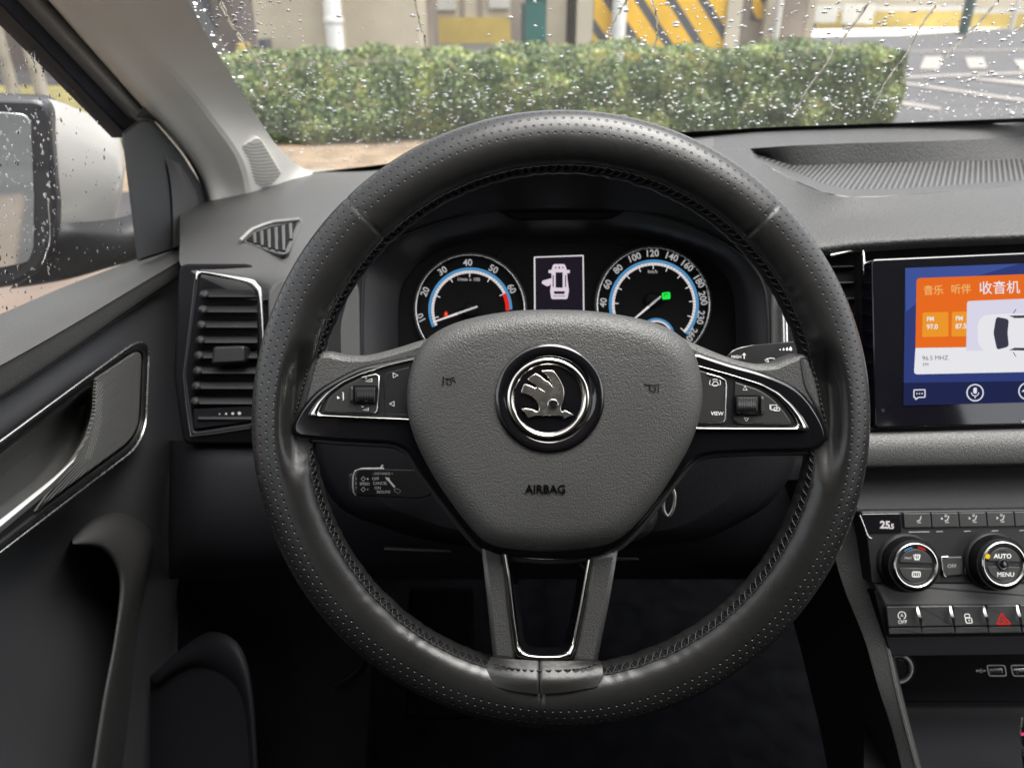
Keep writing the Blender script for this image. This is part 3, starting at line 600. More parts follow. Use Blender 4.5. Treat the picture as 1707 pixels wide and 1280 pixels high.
b = MB(); b.patch([[D(x, y, h) for x, y, h in ((128, 760, .004), (90, 795, .012), (40, 835, .016), (-20, 882, .018), (-80, 930, .018))], [D(x, y, h) for x, y, h in ((124, 767, .010), (88, 803, .02), (38, 845, .024), (-20, 893, .026), (-80, 942, .026))],
                   [D(x, y, h) for x, y, h in ((120, 778, .004), (86, 815, .012), (36, 858, .016), (-20, 905, .018), (-80, 956, .018))]], mat('handle_metal', (.62, .62, .61), .35, .35), 5, 5); b.build('door_handle', r)
A = [(146, 1320), (168, 1180), (188, 1076), (199, 985), (192, 945), (168, 915), (122, 908)]; B = [(197, 1320), (216, 1180), (234, 1020), (255, 925), (250, 885), (222, 862), (190, 854), (150, 868), (120, 898)]
sA = spline([Vector((*p, 0)) for p in A], 6); sB = spline([Vector((*p, 0)) for p in B], 6)
b = MB(); A_ = resamp([Vector(a[:2]) for a in sA], 50); B_ = resamp([Vector(a[:2]) for a in sB], 50); pm_ = mat('pull_vinyl', (.018, .018, .0175), .6, bump=('grain', 600, .4, .0004), var=(6, .1))
b.grid([[DR.at(*a.lerp(c_, t), h_) for a, c_ in zip(A_, B_)] for t, h_ in ((0, -.06), (0, -.002), (.05, .003), (.2, .004), (.5, .0), (.8, -.009), (1, -.022), (1.0, -.07))], pm_); b.build('grab_handle', r)
K = tilt(340, 1150, .86, -25, 0)
b = MB(); A = [(262, 1145), (300, 1119), (334, 1111), (368, 1121), (398, 1150), (412, 1210), (420, 1330)]; B = [(250, 1127), (300, 1083), (345, 1054), (382, 1060), (408, 1092), (423, 1165), (433, 1330)]
b.strip(K, spline([Vector((*p, 0)) for p in A], 6), spline([Vector((*p, 0)) for p in B], 6), 0, .008, M['dark'], n=50, k=7)
b.fill(K, [(v.x, v.y) for v in spline([Vector((*p, 0)) for p in B], 6)] + [(250, 1330)], -.001, M['dark']); b.build('door_pocket', r)

# ================================================================== DASHBOARD
r = dash = thing('dashboard', 'dark grey grained dashboard with storage tray, air vents and lower panels', 'dashboard', (0, .9, .8))
# left and centre top
T = [[WS.at(x, y, -.0) for x, y in ((300, 322), (420, 305), (520, 288), (620, 283), (780, 266), (950, 245), (1100, 232), (1190, 224))],
     [P(x, y, d) for x, y, d in ((300, 350, .96), (420, 335, .95), (520, 318, .94), (620, 308, .93), (780, 296, .93), (950, 278, .92), (1100, 262, .91), (1190, 252, .91))],
     [P(x, y, d) for x, y, d in ((300, 400, .86), (420, 375, .85), (520, 360, .85), (620, 352, .84), (780, 345, .82), (950, 330, .80), (1100, 322, .80), (1190, 318, .80))],
     [P(x, y, d) for x, y, d in ((300, 440, .775), (420, 418, .77), (500, 412, .765), (620, 408, .76), (780, 400, .76), (950, 390, .76), (1100, 388, .74), (1190, 385, .735))],
     [P(x, y, d) for x, y, d in ((318, 448, .752), (420, 455, .742), (500, 455, .735), (620, 445, .74), (780, 400, .80), (950, 400, .80), (1100, 398, .80), (1190, 395, .78))],
     [P(x, y, d) for x, y, d in ((318, 470, .755), (420, 500, .745), (500, 490, .735), (620, 480, .80), (780, 440, .84), (950, 440, .84), (1100, 440, .84), (1190, 430, .84))]]
b = MB(); b.patch(T, M['dashsm'], 6, 5); b.build('top_panel', r)
# right top with tray: columns of (x, yrows...)
Z0, Z1_, Z2_ = 1.140, 1.1165, 1.127
def col(x, b0, b1, b2, b3, b4, f1, f2, f3):
    zf = min(1, max(0, (b4 - b1 - 3) / 45)); k = 0; Z1 = Z0 + (Z1_ - Z0) * zf; Z2 = Z0 + (Z2_ - Z0) * zf
    return [WS.at(x, b0), WS.at(x, b0).lerp(Zp(x, b1, Z0), .9), Zp(x, b1, Z0), Zp(x, b2, Z1 if not k else Z0), Zp(x, b3, Z1 if not k else Z0), Zp(x, b4 - 3 * zf, Z2 - .003 * zf), Zp(x, b4, Z2 if not k else Z0), P(x, f1, .735), P(x, f2, .705), P(x, f3, .697), P(x, f3 + 14, .705)]
C = [col(1188, 224, 248, 249, 250, 251, 330, 345, 352), col(1249, 218, 248, 249, 250, 251, 355, 375, 388), col(1262, 217, 247, 256, 262, 268, 362, 384, 396), col(1320, 214, 243, 276, 284, 299, 368, 400, 418), col(1372, 212, 241, 275, 306, 321, 364, 396, 414), col(1420, 210, 239, 273, 316, 329, 361, 392, 408),
     col(1500, 207, 237, 271, 314, 326, 357, 388, 402), col(1600, 204, 234, 269, 308, 318, 353, 384, 397), col(1707, 200, 229, 265, 300, 308, 349, 380, 393), col(1900, 193, 221, 257, 290, 298, 344, 374, 386)]
for c in C[:2]:
    for i in (2, 3, 4, 5, 6): pass
rows = [[c[i] for c in C] for i in range(11)]
b = MB(); b.patch(rows[:3], M['dash'], 4, 3, lin=True); b.patch(rows[2:4], M['dash'], 4, 4, lin=True); b.patch(rows[4:7], M['dash'], 4, 4, lin=True); b.patch(rows[6:], M['dash'], 4, 5); b.build('passenger_top', r)
tm = mat('tray_mesh', (.12, .118, .112), .5); nn = tm.node_tree; tcc = nn.nodes.new('ShaderNodeTexCoord'); vv = nn.nodes.new('ShaderNodeTexWave'); vv.inputs['Scale'].default_value = 56; mp_ = nn.nodes.new('ShaderNodeMapping'); mp_.inputs['Rotation'].default_value = (0, 0, .5)
bb = nn.nodes.new('ShaderNodeBump'); bb.inputs['Distance'].default_value = .0012; bb.inputs['Strength'].default_value = 1; rr_ = nn.nodes.new('ShaderNodeValToRGB'); rr_.color_ramp.elements[0].position = .3; rr_.color_ramp.elements[0].color = (.008, .008, .008, 1); rr_.color_ramp.elements[1].position = .7; rr_.color_ramp.elements[1].color = (.065, .064, .061, 1); nn.links.new(vv.outputs['Fac'], rr_.inputs[0]); nn.links.new(rr_.outputs[0], nn.nodes['Principled BSDF'].inputs['Base Color']); nn.links.new(tcc.outputs['Object'], mp_.inputs[0]); nn.links.new(mp_.outputs[0], vv.inputs[0]); nn.links.new(vv.outputs['Fac'], bb.inputs['Height']); nn.links.new(bb.outputs[0], nn.nodes['Principled BSDF'].inputs['Normal'])
b = MB(); b.patch(rows[3:5], tm, 4, 3, lin=True); b.build('tray_floor', r)
# visor over the instruments and panels beside them
H = [(604, 640, .705), (604, 600, .705), (604, 520, .705), (608, 455, .705), (625, 425, .705), (660, 400, .705), (710, 380, .705), (770, 362, .705), (830, 350, .70), (940, 347, .70), (1040, 350, .70), (1100, 362, .705), (1160, 382, .705), (1215, 412, .705), (1250, 440, .705), (1272, 475, .705), (1279, 520, .705), (1282, 600, .705), (1283, 640, .705)]
Lp = [(545, 640, .70), (545, 590, .70), (552, 520, .70), (566, 440, .695), (590, 390, .68), (625, 345, .66), (690, 300, .64), (760, 270, .625), (830, 250, .62), (940, 240, .62), (1040, 250, .62), (1110, 265, .625), (1190, 300, .64), (1250, 345, .66), (1290, 400, .68), (1315, 440, .695), (1328, 520, .70), (1335, 590, .70), (1335, 640, .70)]
def tri(L_): return [P(*p) for p in L_]
h3, l3 = tri(H), tri(Lp); m3 = [a.lerp(c, .5) + UP * 0.0 for a, c in zip(h3, l3)]
b = MB(); b.patch([h3, m3, l3], M['satin'], 5, 4); b.patch([l3[3:-3], [q + Vector((0, .03, -.004)) for q in l3[3:-3]], [q + Vector((0, .16, -.05)) for q in l3[3:-3]]], M['dashsm'], 5, 5); b.build('instrument_visor', r)
b = MB(); X = tilt(470, 560, .722)
b.plate(X, rc([(447, 470), (560, 440), (600, 470), (603, 640), (603, 760), (450, 760)], [30, 10, 20, 3, 3, 3]), .02, .02, M['dashsm'], .003)
b.build('face_panel', r); b = MB(); b.plate(X, rc([(1284, 470), (1300, 440), (1340, 450), (1340, 700), (1284, 700)], 5), .02, .02, M['dashsm'], .003); b.build('face_panel', r)
# left vent
V = tilt(380, 590, .735, -6, 0)
fo = rc([(328, 449), (414, 462), (436, 480), (441, 560), (440, 706), (420, 714), (316, 729), (304, 626)], [6, 14, 14, 10, 6, 6, 4, 10]); fi = rc([(334, 457), (410, 471), (428, 487), (432, 560), (430, 700), (416, 706), (324, 720), (311, 626)], [5, 12, 12, 10, 6, 6, 4, 10])
vt = MB(); vt.plate(V, rc([(300, 440), (420, 440), (455, 470), (455, 740), (306, 740), (290, 626)], 14), -.012, .02, M['darker'], .002)
vent = vt.build('air_vent', r)
b = MB(); A = resamp([Vector(p) for p in fo], 160, True); 
b.strip(V, fo, fi, .0, .004, M['dark'], n=140, k=7, closed=True); b.build('vent_surround', vent)
b = MB(); top = [(326, 462), (328, 452), (345, 452), (414, 464), (430, 474), (438, 492), (441, 560), (441, 600)]; tin = [(329, 470), (333, 459), (346, 457), (408, 472), (424, 482), (431, 496), (436, 560), (438, 600)]
b.strip(V, spline([Vector((*p, 0)) for p in top], 6), spline([Vector((*p, 0)) for p in tin], 6), .003, .003, M['satchrome'], n=70)
b.tube([V.at(x, y, .003) for x, y in ((326, 462), (316, 545), (306, 626), (311, 680), (318, 727), (360, 722), (418, 713))], .0007, M['button'], n=8); b.build('chrome_frame', vent)
slat = mat('vent_slat', (.009, .009, .0095), .45, spec=.35, var=(9, .1))
for k in range(9):
    y = 484 + k * 25.5; b = MB(); xa, xb = 344 - k * 2.2, 429
    b.patch([[V.at(xa, y - 2, -.012), V.at(xb, y - 2, -.012)], [V.at(xa + 3, y + 1, -.006), V.at(xb, y + 1, -.006)], [V.at(xa + 4, y + 9, -.0005), V.at(xb, y + 9, -.0005)], [V.at(xa + 2, y + 12, -.001), V.at(xb, y + 12, -.001)], [V.at(xa, y + 14, -.011), V.at(xb, y + 14, -.011)]], slat, 2, 4); b.build('slat', vent)
b = MB()
for k in range(8):
    y = 480 + k * 25.5; b.dome(V, circ(341 - k * 2.2, y + 12, 9, 16), [(1, -.006), (.7, -.002), (.3, 0)], M['button'])
b.build('slat_hinge', vent)
b = MB(); b.plate(V, rc([(356, 578), (408, 576), (410, 604), (352, 607)], 6), .008, .015, M['satin'], .002); b.build('vent_tab', vent)
b = MB(); b.plate(V, rc([(322, 682), (430, 676), (430, 702), (322, 716)], 4), -.002, .006, M['darker'], .001)
for i in range(4): b.fill(V, circ(366 + i * 11, 690 - i * .4, 1.3 + i * .5, 10), -.0018, M['inkdim'])
b.build('vent_dial', vent)
# small side demister vent
a_, b_, c_ = P(420, 375, .85), P(420, 418, .77), P(520, 360, .85); gn = (a_ - b_).cross(c_ - b_); gn = gn if gn.dot(FW) < 0 else -gn; V2 = Pl(P(450, 395, .795), gn)
b = MB(); b.plate(V2, rc([(397, 402), (416, 383), (453, 370), (504, 364), (506, 370), (481, 422), (470, 426), (452, 421)], [4, 8, 10, 4, 3, 5, 4, 4]), -.001, .02, M['dashsm'], .0015); sv = b.build('demister_vent', r)
b = MB(); b.plate(V2, rc([(409, 401), (424, 388), (455, 377), (496, 370), (474, 420), (456, 415)], [3, 6, 6, 3, 3, 3]), .0, .002, M['darker'], .0005)
b.build('vent_opening', sv); b = MB(); b.tube([V2.at(x, y, .001) for x, y in ((400, 402), (410, 392), (420, 383), (440, 375), (458, 370), (500, 366))], .0022, mat('vent_rim', (.16, .16, .155), .5), n=8); b.build('vent_rim', sv)
for k in range(6):
    x = 421 + k * 12; t = 389 - k * 3.2; bt = [405, 409, 413, 416, 417, 398][k]; b = MB(); b.plate(V2, [(x, t), (x + 5.5, t - 1.5), (x + 6.5, bt), (x + 1.5, bt)], .0015, .003, M['dashsm'], .0006); b.build('slat', sv)
# lower panels and column
b = MB(); b.patch([[P(x, y, d + e) for x, e in ((282, .13), (292, .05), (318, .01), (380, 0), (500, 0), (700, 0), (940, 0), (1200, 0), (1460, 0))] for y, d in ((734, .765), (770, .745), (860, .745), (935, .77), (965, .82))], M['dark'], 4, 5)
b.plate(tilt(700, 900, .74), rc([(640, 912), (750, 917), (752, 921), (640, 917)], 2), .001, .004, M['button'], .0006)
b.plate(tilt(1070, 930, .74), rc([(1000, 929), (1064, 930), (1066, 934), (1000, 934)], 2), .001, .004, M['button'], .0006); b.build('knee_panel', r)
b = MB(); S1 = [(520, 640), (1330, 640), (1330, 770), (1290, 840), (1180, 900), (930, 930), (700, 900), (560, 850), (520, 770)]
b.dome(tilt(925, 780, .62, 0, -6), rc(S1, 40), [(1.0, -.06), (1.0, -.03), (.985, -.012), (.95, -.003), (.8, .0)], mat('column_shroud', (.004, .004, .005), .6, spec=.08, bump=('grain', 500, .3, .0003), var=(4, .2))); b.build('column_shroud', r)
b = MB(); pm = P(735, 1080, 1.05)
b.plate(tilt(735, 1090, 1.05, 0, -15), rc([(682, 980), (788, 980), (792, 1198), (676, 1198)], 10), 0, .03, M['carpet'], .004); b.build('brake_pedal', None, label='dark brake pedal faintly visible in the footwell below the wheel', cat='pedal')
# footwell and floor
b = MB(); b.plate(tilt(450, 1000, .93, -12, 0), rc([(296, 690), (640, 690), (600, 1400), (296, 1400)], 10), 0, .01, M['darker'], .002); b.build('kick_panel', r)
b = MB(); b.box(-.45, 1.0, -.7, 1.45, .30, .33, M['carpet']); b.build('floor_carpet', label='black carpet in the driver footwell', cat='carpet')
b = MB(); b.box(-.45, 1.0, 1.30, 1.34, .33, 1.02, M['carpet']); b.build('bulkhead', label='black bulkhead lining at the far end of the footwell', cat='car panel')
# kick arc and small bits in the footwell
b = MB(); b.tube([P(x, y, .9) for x, y in ((606, 1092), (600, 1112), (580, 1130), (558, 1140))], .003, M['darker'], n=8); b.build('cable', label='thin curved dark cable in the footwell left of the wheel', cat='cable')
# centre console side
r = thing('centre_console', 'sloping grained side of the centre console right of the driver footwell', 'console', P(1460, 1100, .7))
E1 = [(1405, 800, .70), (1432, 862, .70), (1450.5, 976, .69), (1476, 1065, .68), (1493, 1145, .665), (1514, 1230, .65), (1545, 1340, .63)]
E2 = [(1370, 800, .71), (1385, 900, .71), (1405, 976, .70), (1440, 1065, .69), (1463, 1145, .675), (1490, 1230, .66), (1515, 1340, .64)]
E3 = [(1200, 800, .80), (1250, 900, .82), (1300, 976, .84), (1330, 1065, .86), (1350, 1145, .88), (1370, 1230, .88), (1390, 1340, .88)]
E0 = [(x + 5, y, d + .004) for x, y, d in E1]; e0 = [(x + 9, y, d + .05) for x, y, d in E1]
b = MB(); b.patch([[P(*e0[i]), P(*E0[i]), P(*E1[i]), P(*E1[i]).lerp(P(*E2[i]), .15), P(*E2[i])] for i in range(7)], mat('console_vinyl', (.03, .03, .029), .45, bump=('grain', 640, .5, .0005), var=(6, .1)), 4, 6); b.build('padded_edge', r)
b = MB(); b.patch([[P(*E2[i]), P(*E2[i]).lerp(P(*E3[i]), .1), P(*E3[i])] for i in range(7)], M['dark'], 4, 6); b.build('side_panel', r)

# ---- screen unit
SC = tilt(1580, 570, .69, 2, 0)
b = MB(); b.plate(SC, [(1340, 412), (1900, 385), (1900, 900), (1425, 900), (1425, 720), (1340, 700)], -.03, .02, M['darker'], .001); b.build('stack_backing', dash)
r = scr = thing('touchscreen', 'glossy black touchscreen showing an orange radio card and a white car', 'touchscreen', SC.at(1580, 570))
b = MB(); b.plate(SC, rc([(1452, 432), (1900, 412), (1900, 704), (1458, 713)], [8, 4, 4, 6]), 0, .02, mat('screen_gloss', (.004, .004, .006), .06, coat=.3), .0015)
b.plate(SC, [(1440, 712), (1900, 702), (1900, 712), (1440, 719)], -.004, .01, M['darker'], .001); b.build('bezel', r)
cards = {'blue': (.035, .055, .22), 'bar': (.018, .024, .085), 'orange': (.93, .17, .018), 'tile': (.97, .36, .03), 'wh': (.93, .93, .97), 'lav': (.80, .78, .93), 'txt': (.12, .12, .14), 'dkglass': (.05, .05, .08), 'tab': (.98, .55, .18)}
E_ = {k: emat('screen_' + k, v, .85) for k, v in cards.items()}
b = MB(); b.fill(SC, [(1509, 447), (1900, 432), (1900, 666), (1506, 676)], .0004, E_['blue']); b.fill(SC, [(1506.5, 638), (1900, 632), (1900, 665.5), (1506, 676)], .0007, E_['bar'])
bl2 = emat('screen_blue_light', (.06, .10, .36), .85); b.fill(SC, [(1509, 447), (1700, 439.5), (1560, 480), (1510, 520)], .0006, bl2)
b.fill(SC, rc([(1528, 464), (1900, 450), (1900, 574), (1526, 580)], [6, 1, 1, 1]), .0010, E_['orange']); b.fill(SC, rc([(1526, 580), (1900, 575), (1900, 616), (1523.5, 624)], [1, 1, 1, 6]), .0010, E_['wh'])
b.fill(SC, rc([(1538, 521), (1581, 520), (1581, 561), (1537, 562)], 3), .0013, E_['tile']); b.fill(SC, rc([(1587, 520), (1625, 519), (1625, 560), (1586, 561)], 3), .0013, E_['tile'])
b.fill(SC, rc([(1612, 502), (1900, 490), (1900, 616), (1610, 622)], [5, 1, 1, 1]), .0016, E_['lav']); b.fill(SC, [(1611, 585), (1900, 578), (1900, 616), (1610, 621.5)], .0018, E_['wh']); b.build('display', r)
b = MB(); h = .0021
def T_(s, x, y, sz, m='wh', **k): b.text(SC, s, x, y, sz, h, E_[m], rot=1.5, **k)
T_('音乐', 1556, 485, 17, 'tab', bold=.01); T_('听伴', 1602, 483, 17, 'tab', bold=.01); T_('收音机', 1666, 481, 23, 'wh', bold=.006)
T_('FM', 1551, 532, 10, bold=.03); T_('97.0', 1554, 545, 11, bold=.03); T_('FM', 1599, 531, 10, bold=.03)
b2_ = b; b = MB(); b.text(SC, '87.5', 1602, 544, 11, .0014, E_['wh'], rot=1.5, bold=.03); b.build('station_text', r); b = b2_
b.build('radio_text', r); b = MB(); T_('96.5 MHZ', 1559, 597, 10.5, 'txt'); T_('FM', 1543, 608, 8, 'txt')
def car_top(b, x0, y0, W, Hh):
    def q(pts): return [(x0 + u * W, y0 + v * Hh) for u, v in pts]
    b.fill(SC, [tuple(p) for p in rc(q([(0, .2), (.08, 0), (.5, -.04), (1, -.02), (1, 1.02), (.5, 1.04), (.08, 1), (0, .8)]), 9)], h, E_['wh'])
    b.fill(SC, [tuple(p) for p in rc(q([(.26, .05), (.44, .12), (.42, .5), (.44, .88), (.27, .97), (.22, .5)]), 5)], h + .0003, E_['dkglass'])
    b.fill(SC, q([(.44, .02), (1, .0), (1, .07), (.52, .09)]), h + .0003, E_['dkglass']); b.fill(SC, q([(.44, .98), (1, 1), (1, .93), (.52, .91)]), h + .0003, E_['dkglass'])
    b.stroke(SC, q([(.5, -.04), (.54, -.16)]), 1.2, h, E_['dkglass']); b.stroke(SC, q([(.5, 1.04), (.54, 1.16)]), 1.2, h, E_['dkglass'])
b2_ = b; b = MB(); car_top(b, 1630, 525, 118, 60); b.build('car_picture', r); b = b2_
b.build('radio_text', r)
b = MB(); b.stroke(SC, rc([(1523.5, 650), (1542, 649.5), (1542, 662), (1531, 662.3), (1526, 666), (1526, 662.4), (1523.5, 662.4)], 1.5), 1.8, h, E_['wh'], closed=True)
for i in range(3): b.fill(SC, circ(1528.5 + i * 4.3, 656, 1.2, 8), h, E_['wh'])
b.build('menu_icon', r); b = MB(); b.stroke(SC, circ(1625.5, 654.5, 13.5, 32), 2, h, E_['wh'], closed=True); b.fill(SC, rc([(1622.5, 646), (1628.5, 646), (1628.5, 656), (1622.5, 656)], 3), h, E_['wh'])
b.stroke(SC, circ(1625.5, 654, 6, 12, 180, 360), 1.4, h, E_['wh']); b.stroke(SC, [(1625.5, 660), (1625.5, 664)], 1.4, h, E_['wh'])
b.build('menu_icon', r); b = MB(); b.stroke(SC, circ(1712, 652, 13.5, 32), 2, h, E_['wh'], closed=True); b.fill(SC, [(1703, 653), (1712, 644), (1712, 653)], h, E_['wh'])
b.build('menu_icon', r)
b = MB(); b.text(SC, 'W', 1706, 703, 7, .0012, M['inkdim']); b.build('bezel_mark', r); b = MB(); b.fill(SC, circ(1472, 684, 3, 16), .0005, M['satin']); b.build('bezel_hole', r)
# vent beside the screen
V3 = tilt(1380, 520, .70, 4, 0)
b = MB(); b.plate(V3, [(1296, 470), (1400, 420), (1440, 416), (1452, 620), (1452, 712), (1296, 700)], -.02, .01, M['darker'], .001); vent = b.build('air_vent', dash)
b = MB(); b.tube([V3.at(x, y, -.002) for x, y in ((1384, 426), (1412, 420), (1438, 416), (1442, 464), (1446, 540), (1452, 620), (1455, 705))], .0016, M['satchrome'], n=8); b.tube([V3.at(x, y, .001) for x, y in ((1307, 496), (1308, 530), (1309, 570), (1310, 640))], .0028, M['satchrome'], n=8); b.build('chrome_frame', vent)
b = MB(); b.patch([[V3.at(1437, 420, -.003), V3.at(1441, 470, -.003), V3.at(1446, 560, -.003), V3.at(1450, 640, -.003)], [V3.at(1421, 436, -.014), V3.at(1426, 480, -.016), V3.at(1432, 560, -.018), V3.at(1438, 640, -.018)]], M['satin'], 4, 3); b.build('vent_cheek', vent)
for k in range(8):
    y = 444 + k * 27; b = MB(); b.patch([[V3.at(1314, y, -.016), V3.at(1424, y - 3, -.016)], [V3.at(1314, y + 3, -.009), V3.at(1424, y, -.009)], [V3.at(1314, y + 9, -.016), V3.at(1424, y + 6, -.016)]], slat, 2, 3); b.build('slat', vent)
# padded strip, gloss strip
CP = tilt(1580, 900, .68, 2, -4)
b = MB(); ro = lambda y, d: [P(x, y - (x - 1440) * .018, d) for x in (1360, 1440, 1600, 1750, 1900)]
b.patch([ro(716, .705), ro(722, .693), ro(745, .687), ro(772, .688), ro(780, .694), ro(782, .72)], M['pad'], 4, 5); b.build('padded_strip', dash)
b = MB(); b.patch([ro(781, .715), ro(800, .712), ro(828, .708), ro(852, .70), ro(856, .702)], M['dark'], 3, 3); b.build('lower_strip', dash)

# ---- unseen roof over the seats, added to shade the cabin
RF = [(-.52, 1.60), (-.40, 1.66), (.36, 1.69), (1.12, 1.66), (1.24, 1.60)]
def roofpart(b, ys, xs=RF):
    for dz, m in ((0, M['pillarsm']), (.03, M['satin'])): b.patch([[Vector((x, y, z - max(0, y - .1) * .16 + dz)) for x, z in xs] for y in ys], m, 4, 3)
b = MB(); roofpart(b, (-1.5, -.9, -.3, .12))
b.build('added_roof_lining', label='pale roof lining above the front seats, unseen, added to shade the cabin', cat='car roof')
b = MB(); b.box(-.45, 1.2, -1.2, -.35, .34, .75, M['carpet']); b.box(-.25, .3, -.55, -.4, .75, 1.35, M['dark']); b.box(.6, 1.1, -.55, -.4, .75, 1.35, M['dark'])  # unseen seats, added to hold back light from behind
b.build('seat', label='dark front seats behind the camera, unseen, added to block light', cat='car seat')

b = MB(); b.patch([[Vector((x, y, z)) for x in (-.55, 0, .6, 1.35)] for y, z in ((1.2, 1.01), (1.5, .99), (1.9, .93), (2.2, .80), (2.25, .5))], mat('body_paint', (.45, .41, .36), .3, .2, coat=.5), 3, 3); b.build('bonnet', label='champagne car bonnet hidden below the windscreen, added to keep light out of the footwell', cat='car bonnet')  # hidden bonnet, added to stop light leaking in under the dashboard
b = MB(); b.box(-.50, -.47, -2.4, 1.34, .28, .965, M['darker']); b.box(-.52, -.501, -2.4, 1.34, .28, .96, cham); b.box(-.52, 1.3, 1.34, 1.40, .28, 1.0, M['darker']); b.box(-.50, 1.3, -1.56, -1.5, .28, 1.7, M['darker']); b.box(-.50, -.46, -.80, -.62, .966, 1.62, M['darker']); b.box(1.2, 1.25, -1.5, -.4, .28, .95, M['darker']); b.box(1.2, 1.25, -.80, -.55, .951, 1.62, M['darker']); b.box(1.2, 1.25, -.399, 1.339, .28, .95, M['darker'])  # added walls and posts out of view keep light out of the cabin
b.build('added_cabin_shell', label='dark shell of door, bulkhead, rear wall and posts, added to block light', cat='car body')
# ================================================================== CLIMATE PANEL
r = clim = thing('climate_panel', 'black climate control panel with two chrome ringed dials and seat heating keys', 'climate control', CP.at(1600, 940))
b = MB(); b.plate(CP, rc([(1434, 852), (1900, 846), (1900, 972), (1453, 972), (1446, 905)], [4, 2, 2, 4, 6]), -.001, .02, M['satin'], .001)
b.plate(CP, rc([(1436, 856), (1502, 855), (1504, 888), (1448, 889)], 3), .0002, .002, M['piano'], .0006)
b.plate(CP, rc([(1453, 969), (1900, 964), (1900, 1012), (1474, 1012)], 4), -.0025, .02, mat('console_satin', (.05, .05, .05), .4, var=(10, .06)), .003)
b.tube([CP.at(x, y, .001) for x, y in ((1433, 858), (1440, 876), (1445, 890), (1449, 896), (1453, 897))], .0007, M['satchrome'], n=6); b.build('panel', r)
b = MB(); b.text(CP, '25', 1475.5, 875, 17, .0006, M['lit'], bold=.04, rot=-2); b.text(CP, '.5', 1486.5, 877.5, 11.5, .0006, M['lit'], bold=.04, rot=-2); b.build('temperature_display', r)
def seat(b, x, y, arrow=True):
    b.stroke(CP, [(x + 4, y - 6), (x + 2, y + 1), (x - 3, y + 2.5)], 1.8, .0014, M['inkdim']); b.stroke(CP, [(x - 2, y + 5), (x + 4, y + 5)], 1.2, .0014, M['inkdim'])
    if arrow: b.fill(CP, [(x - 9, y - 4), (x - 5, y - 1), (x - 9, y + 1)], .0014, M['inkdim']); b.stroke(CP, circ(x - 1, y - 6, 1.8, 8), 1, .0014, M['inkdim'], closed=True)
for k in range(5):
    x0 = 1505.5 + k * 46.2; b = MB(); b.plate(CP, rc([(x0, 855 - k * .6), (x0 + 45, 854.5 - k * .6), (x0 + 47.5, 879 - k * .6), (x0 + 2, 880 - k * .6)], 1.5), .0011, .004, M['button'], .0008)
    b.stroke(CP, [(x0 + 9, 886.5 - k * .6), (x0 + (44 if k == 0 else 20), 886 - k * .6)], 1.0, .0003, M['inkdim']); seat(b, x0 + 26, 866 - k * .5, k > 0); b.build('heating_key', r)
def knob(cx, cy, name):
    b = MB(); prof = [(47, -.002), (47, .001), (45, .003), (44, .010), (42.5, .012)]
    c0 = CP
    K1 = Pl(CP.o, CP.n); off = Vector((0, 0)); b.lathe(K1, cx, cy, [(49, -.001), (48, .002), (45, .0035)], M['satin'], cap=False, href=.0155)
    b.lathe(K1, cx, cy, [(44, .002), (43.5, .005), (42, .0135), (38, .0145)], M['darker'], cap=False, href=.0155)
    for k in range(90):
        a = 2 * math.pi * k / 90; c = K1.at(cx, cy, .0155) - K1.n * .0155; d = K1.r * math.cos(a) + K1.u * math.sin(a); b.tube([c + d * 43.7 * K1.s + K1.n * .0055, c + d * 42.3 * K1.s + K1.n * .0140], .0005, M['satin'], n=4)
    o = b.build(name, clim)
    b = MB(); b.lathe(K1, cx, cy, [(37.5, .0125), (37, .0155), (35.5, .0167), (33.3, .0165), (32, .0145)], M['chrome'], cap=False, href=.0155); b.lathe(K1, cx, cy, [(33, .0142), (31, .0146), (28.5, .0146), (28, .0142)], M['satin'], href=.0155); b.build('ring', o)
    b = MB()
    up = [(cx + 28 * math.cos(math.radians(t)), cy - 1 - 27 * math.sin(math.radians(t))) for t in range(4, 180, 8)]; dn = [(cx - 28 * math.cos(math.radians(t)), cy + 1 + 27 * math.sin(math.radians(t))) for t in range(4, 180, 8)]
    b.plate(K1, up, .0152, .002, M['button'], .0008); b.plate(K1, dn, .0152, .002, M['button'], .0008); f = b.build('push_face', o); return o, f, K1
o, f, K1 = knob(1526.5, 942.5, 'dial_knob')
b = MB(); h = .0154
b.stroke(K1, [(1523, 925), (1534, 925), (1532, 932), (1525, 932)], 1.3, h, M['ink'], closed=True); b.text(K1, 'MAX', 1514, 930, 5.5, h, M['inkdim'])
for i in range(3): b.stroke(K1, [(1526 + i * 3, 923), (1526 + i * 3, 934)], .9, h, M['ink'])
b.stroke(K1, rc([(1521, 953), (1534, 953), (1534, 961), (1521, 961)], 1.5), 1.3, h, M['ink'], closed=True)
for i in range(3): b.stroke(K1, [(1524 + i * 3.4, 954), (1524 + i * 3.4, 962)], .9, h, M['ink'])
b.stroke(K1, circ(1526.5, 942.5, 30.5, 10, 100, 128), 2.2, .0149, M['litblue']); b.stroke(K1, circ(1526.5, 942.5, 30.5, 8, 58, 84), 2.2, .0149, M['litred']); b.build('markings', o)
o, f, K1 = knob(1673.5, 940, 'dial_knob')
b = MB(); b.text(K1, 'AUTO', 1671.5, 927, 10.5, h, M['ink'], bold=.01); b.text(K1, 'MENU', 1676.5, 957.5, 10.5, h, M['ink'], bold=.0); b.stroke(K1, [(1665, 919), (1677, 919)], 1.2, h, M['darker']); b.build('markings', o)
b = MB(); b.lathe(K1, 1673.5, 941, [(9.5, .0153), (9, .0165), (7.5, .0168), (6, .0158)], M['satin'], cap=False); b.lathe(K1, 1673.5, 941, [(6, .0158), (4, .0161), (.5, .0162)], M['piano']); b.build('centre_button', o)
